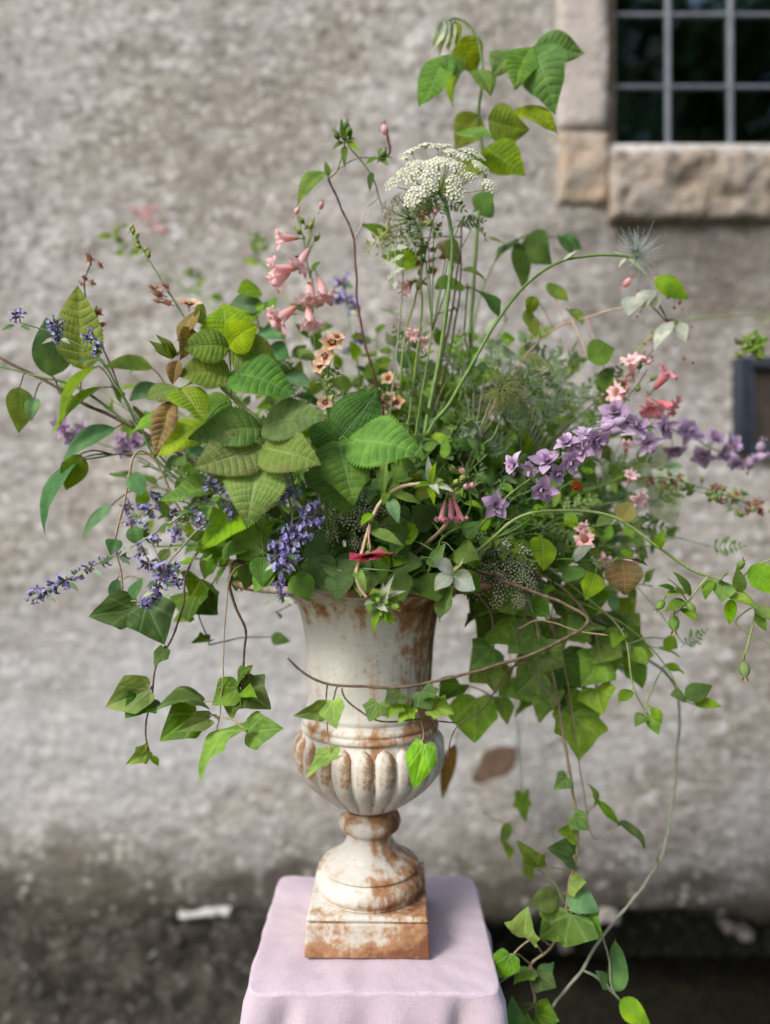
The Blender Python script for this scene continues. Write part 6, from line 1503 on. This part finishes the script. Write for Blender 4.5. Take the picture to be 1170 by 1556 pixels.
for x, y, dd, lk in ((760, 600, 1.18, 'D'), (820, 560, 1.22, 'D'), (880, 600, 1.22, 'D'), (820, 660, 1.16, 'D'), (900, 690, 1.18, 'D'), (960, 740, 1.18, 'D'), (860, 740, 1.12, 'D'), (700, 520, 1.2, 'D'), (640, 560, 1.18, 'B'), (580, 560, 1.2, 'A'), (940, 800, 1.14, 'D'), (1000, 690, 1.22, 'D'), (740, 540, 1.2, 'B'), (660, 610, 1.12, 'A'), (900, 850, 1.1, 'A'), (960, 840, 1.12, 'B'), (520, 560, 1.16, 'D'),
                     (240, 600, 1.12, 'D'), (190, 560, 1.12, 'C'), (280, 580, 1.12, 'B'), (180, 720, 1.06, 'B'), (330, 860, .92, 'A'), (780, 620, 1.12, 'A'), (840, 620, 1.12, 'A'), (900, 640, 1.14, 'A'), (800, 700, 1.06, 'A'), (850, 700, 1.06, 'A'), (920, 730, 1.1, 'A'), (780, 760, 1.0, 'A'), (830, 800, 1.0, 'A'), (890, 790, 1.04, 'A'), (950, 690, 1.16, 'D'), (870, 560, 1.24, 'D'), (780, 540, 1.22, 'D'), (930, 580, 1.24, 'D'), (730, 600, 1.12, 'A'), (990, 760, 1.16, 'D'), (1020, 820, 1.14, 'D'), (720, 660, 1.04, 'A')):
    filler(x, y, dd, lk, 18, .046)
rs_ = random.Random(11)
for gy in range(500, 900, 62):
    for gx in range(575, 1020, 68):
        if gx-575 > (gy-380)*2.1: continue
        filler(gx+rs_.uniform(-22, 22), gy+rs_.uniform(-20, 20), rs_.uniform(1.02, 1.16), rs_.choice('ABCCDD'), 14, .044, .4)
for gx, gy in ((860, 560), (920, 590), (980, 640), (1020, 700), (880, 650), (950, 720), (1000, 770), (900, 780), (840, 620), (790, 580), (960, 830), (1030, 800), (930, 880), (870, 900), (820, 500), (740, 500)):
    filler(gx, gy, rs_.uniform(1.2, 1.32), 'D', 20, .052, .45)
for gx, gy in ((470, 500), (430, 520), (540, 500), (350, 600), (300, 690), (240, 660), (210, 780), (270, 820), (360, 780), (420, 660), (160, 600), (380, 500)):
    filler(gx, gy, rs_.uniform(.98, 1.12), rs_.choice('ABCC'), 14, .044, .4)
p = Plant('leafy_sprig', 'rounded blue green leaves catching light left of the trumpet spire', 'foliage', U(-.07, .02))
path = p.stem([U(-.07, .02), P(440, 640, 1.0), P(400, 520, 1.0), P(385, 460, 1.0)], .0018, .001, 'green')
for x, y, ex, ey, w, mt in ((400, 462, 345, 470, 48, 'blue'), (395, 465, 418, 470, 46, 'mid'), (398, 500, 430, 515, 44, 'blue'), (405, 530, 440, 545, 40, 'blue'), (388, 458, 375, 490, 44, 'bright'), (430, 570, 470, 590, 44, 'blue'), (425, 590, 400, 560, 40, 'blue'), (440, 560, 420, 545, 34, 'silver'), (395, 440, 360, 445, 40, 'mid')):
    p.leaf(P(x, y, .99), P(ex, ey, .97), w, mt, min(path, key=lambda q: (q-P(x, y, .99)).length), roll=random.uniform(-.4, .4), fold=.2, serr=.03)
p.done()
def fronds(label, base, spots, key, group=None, mat='grey'):
    p = Plant('feathery_sprig', label, 'foliage', base, group)
    cen = sum((P(q[0], q[1], q[2]) for q in spots), V(0, 0, 0))/len(spots)
    hubp = base.lerp(cen, .75)+V(0, 0, -.01)
    p.stem([base, base.lerp(hubp, .5)+V(0, 0, .015), hubp], .0018, .0012, mat, 6, 5)
    for (x, y, dd, ex, ey, s) in spots:
        o = P(x, y, dd); p.stem([hubp, hubp.lerp(o, .6)+V(0, 0, .01), o], .0009, .0006, mat, 5, 5)
        dv = P(ex, ey, dd-.01)-o; p.put('frond', pick(FL[key]), o-dv*.2, dv, s*.85)
    return p.done()
fronds('feathery grey green foliage right of the arching stem', U(.06, -.03), [(740, 560, .94, 770, 520, .06), (760, 590, .94, 800, 570, .065), (720, 590, .95, 705, 540, .06), (790, 560, .95, 830, 590, .06), (750, 620, .94, 790, 640, .06), (700, 560, .95, 680, 545, .05), (775, 545, .96, 760, 505, .05), (730, 640, .94, 700, 660, .055), (780, 610, .95, 830, 610, .06)], 'frond')
fronds('feathery grey green foliage filling the gap behind the lilac larkspur', U(.08, .0), [(820, 640, 1.0, 860, 600, .075), (860, 620, 1.0, 900, 580, .075), (840, 580, 1.02, 850, 530, .075), (880, 660, 1.0, 930, 640, .07), (790, 660, .98, 790, 610, .07), (910, 600, 1.02, 940, 560, .07), (830, 560, 1.03, 800, 520, .07), (770, 690, .97, 740, 660, .07), (870, 560, 1.03, 880, 510, .06)], 'frond')
fronds('ferny green foliage under the lilac larkspur near the rim', U(.08, -.07), [(740, 780, .90, 760, 740, .06), (780, 790, .90, 820, 770, .065), (820, 800, .91, 860, 820, .06), (760, 830, .89, 790, 850, .06), (850, 780, .92, 890, 760, .065), (900, 800, .93, 930, 830, .06), (720, 740, .91, 730, 690, .06), (700, 700, .93, 690, 660, .06), (790, 750, .92, 800, 710, .06)], 'frondg', mat='green')
fronds('ferny green foliage around the stem of the white umbel', U(.03, -.02), [(640, 620, .96, 620, 570, .07), (600, 620, .97, 575, 590, .06), (660, 580, .97, 640, 530, .06), (690, 560, .98, 700, 500, .07), (700, 640, .96, 720, 600, .06), (620, 540, 1.0, 600, 500, .06)], 'frondg', mat='green')
fronds('wispy ferny foliage directly under the white umbel', U(.03, -.04), [(660, 350, .93, 640, 320, .05), (690, 345, .93, 720, 320, .05), (650, 370, .93, 600, 380, .05), (640, 340, .93, 600, 300, .045), (700, 335, .93, 735, 335, .045), (720, 340, .95, 742, 370, .045)], 'frondg', mat='green')
fronds('feathery foliage in soft focus near the right end of the bunch', U(.11, .03), [(960, 640, 1.05, 1000, 620, .08), (930, 700, 1.04, 980, 700, .08), (900, 640, 1.05, 920, 600, .08), (1000, 760, 1.04, 1050, 740, .07), (950, 790, 1.02, 1010, 800, .08), (880, 830, .99, 930, 870, .07), (1040, 980, 1.0, 1070, 960, .05), (1080, 830, 1.05, 1120, 830, .06)], 'frondg', mat='green')
# thin stems rising through the bunch
for k, (lab, pts, mt) in enumerate((('thin dark stem crossing behind the umbel stem', [(660, 600, .99), (690, 450, .99), (702, 345, .99)], 'maroon'),
                                    ('thin upright green stem between umbel and arching stem', [(700, 600, .99), (706, 500, .99), (710, 440, .99)], 'green'))):
    p = Plant('flower_stalk', lab, 'flower stem', U(.02, -.02)); p.stem([U(.02, -.02)]+[P(*q) for q in pts], .0018, .0011, mt)
    p.put('bud', FL['greenbud'], P(*pts[-1]), (0, 0, 1), .008); p.done()
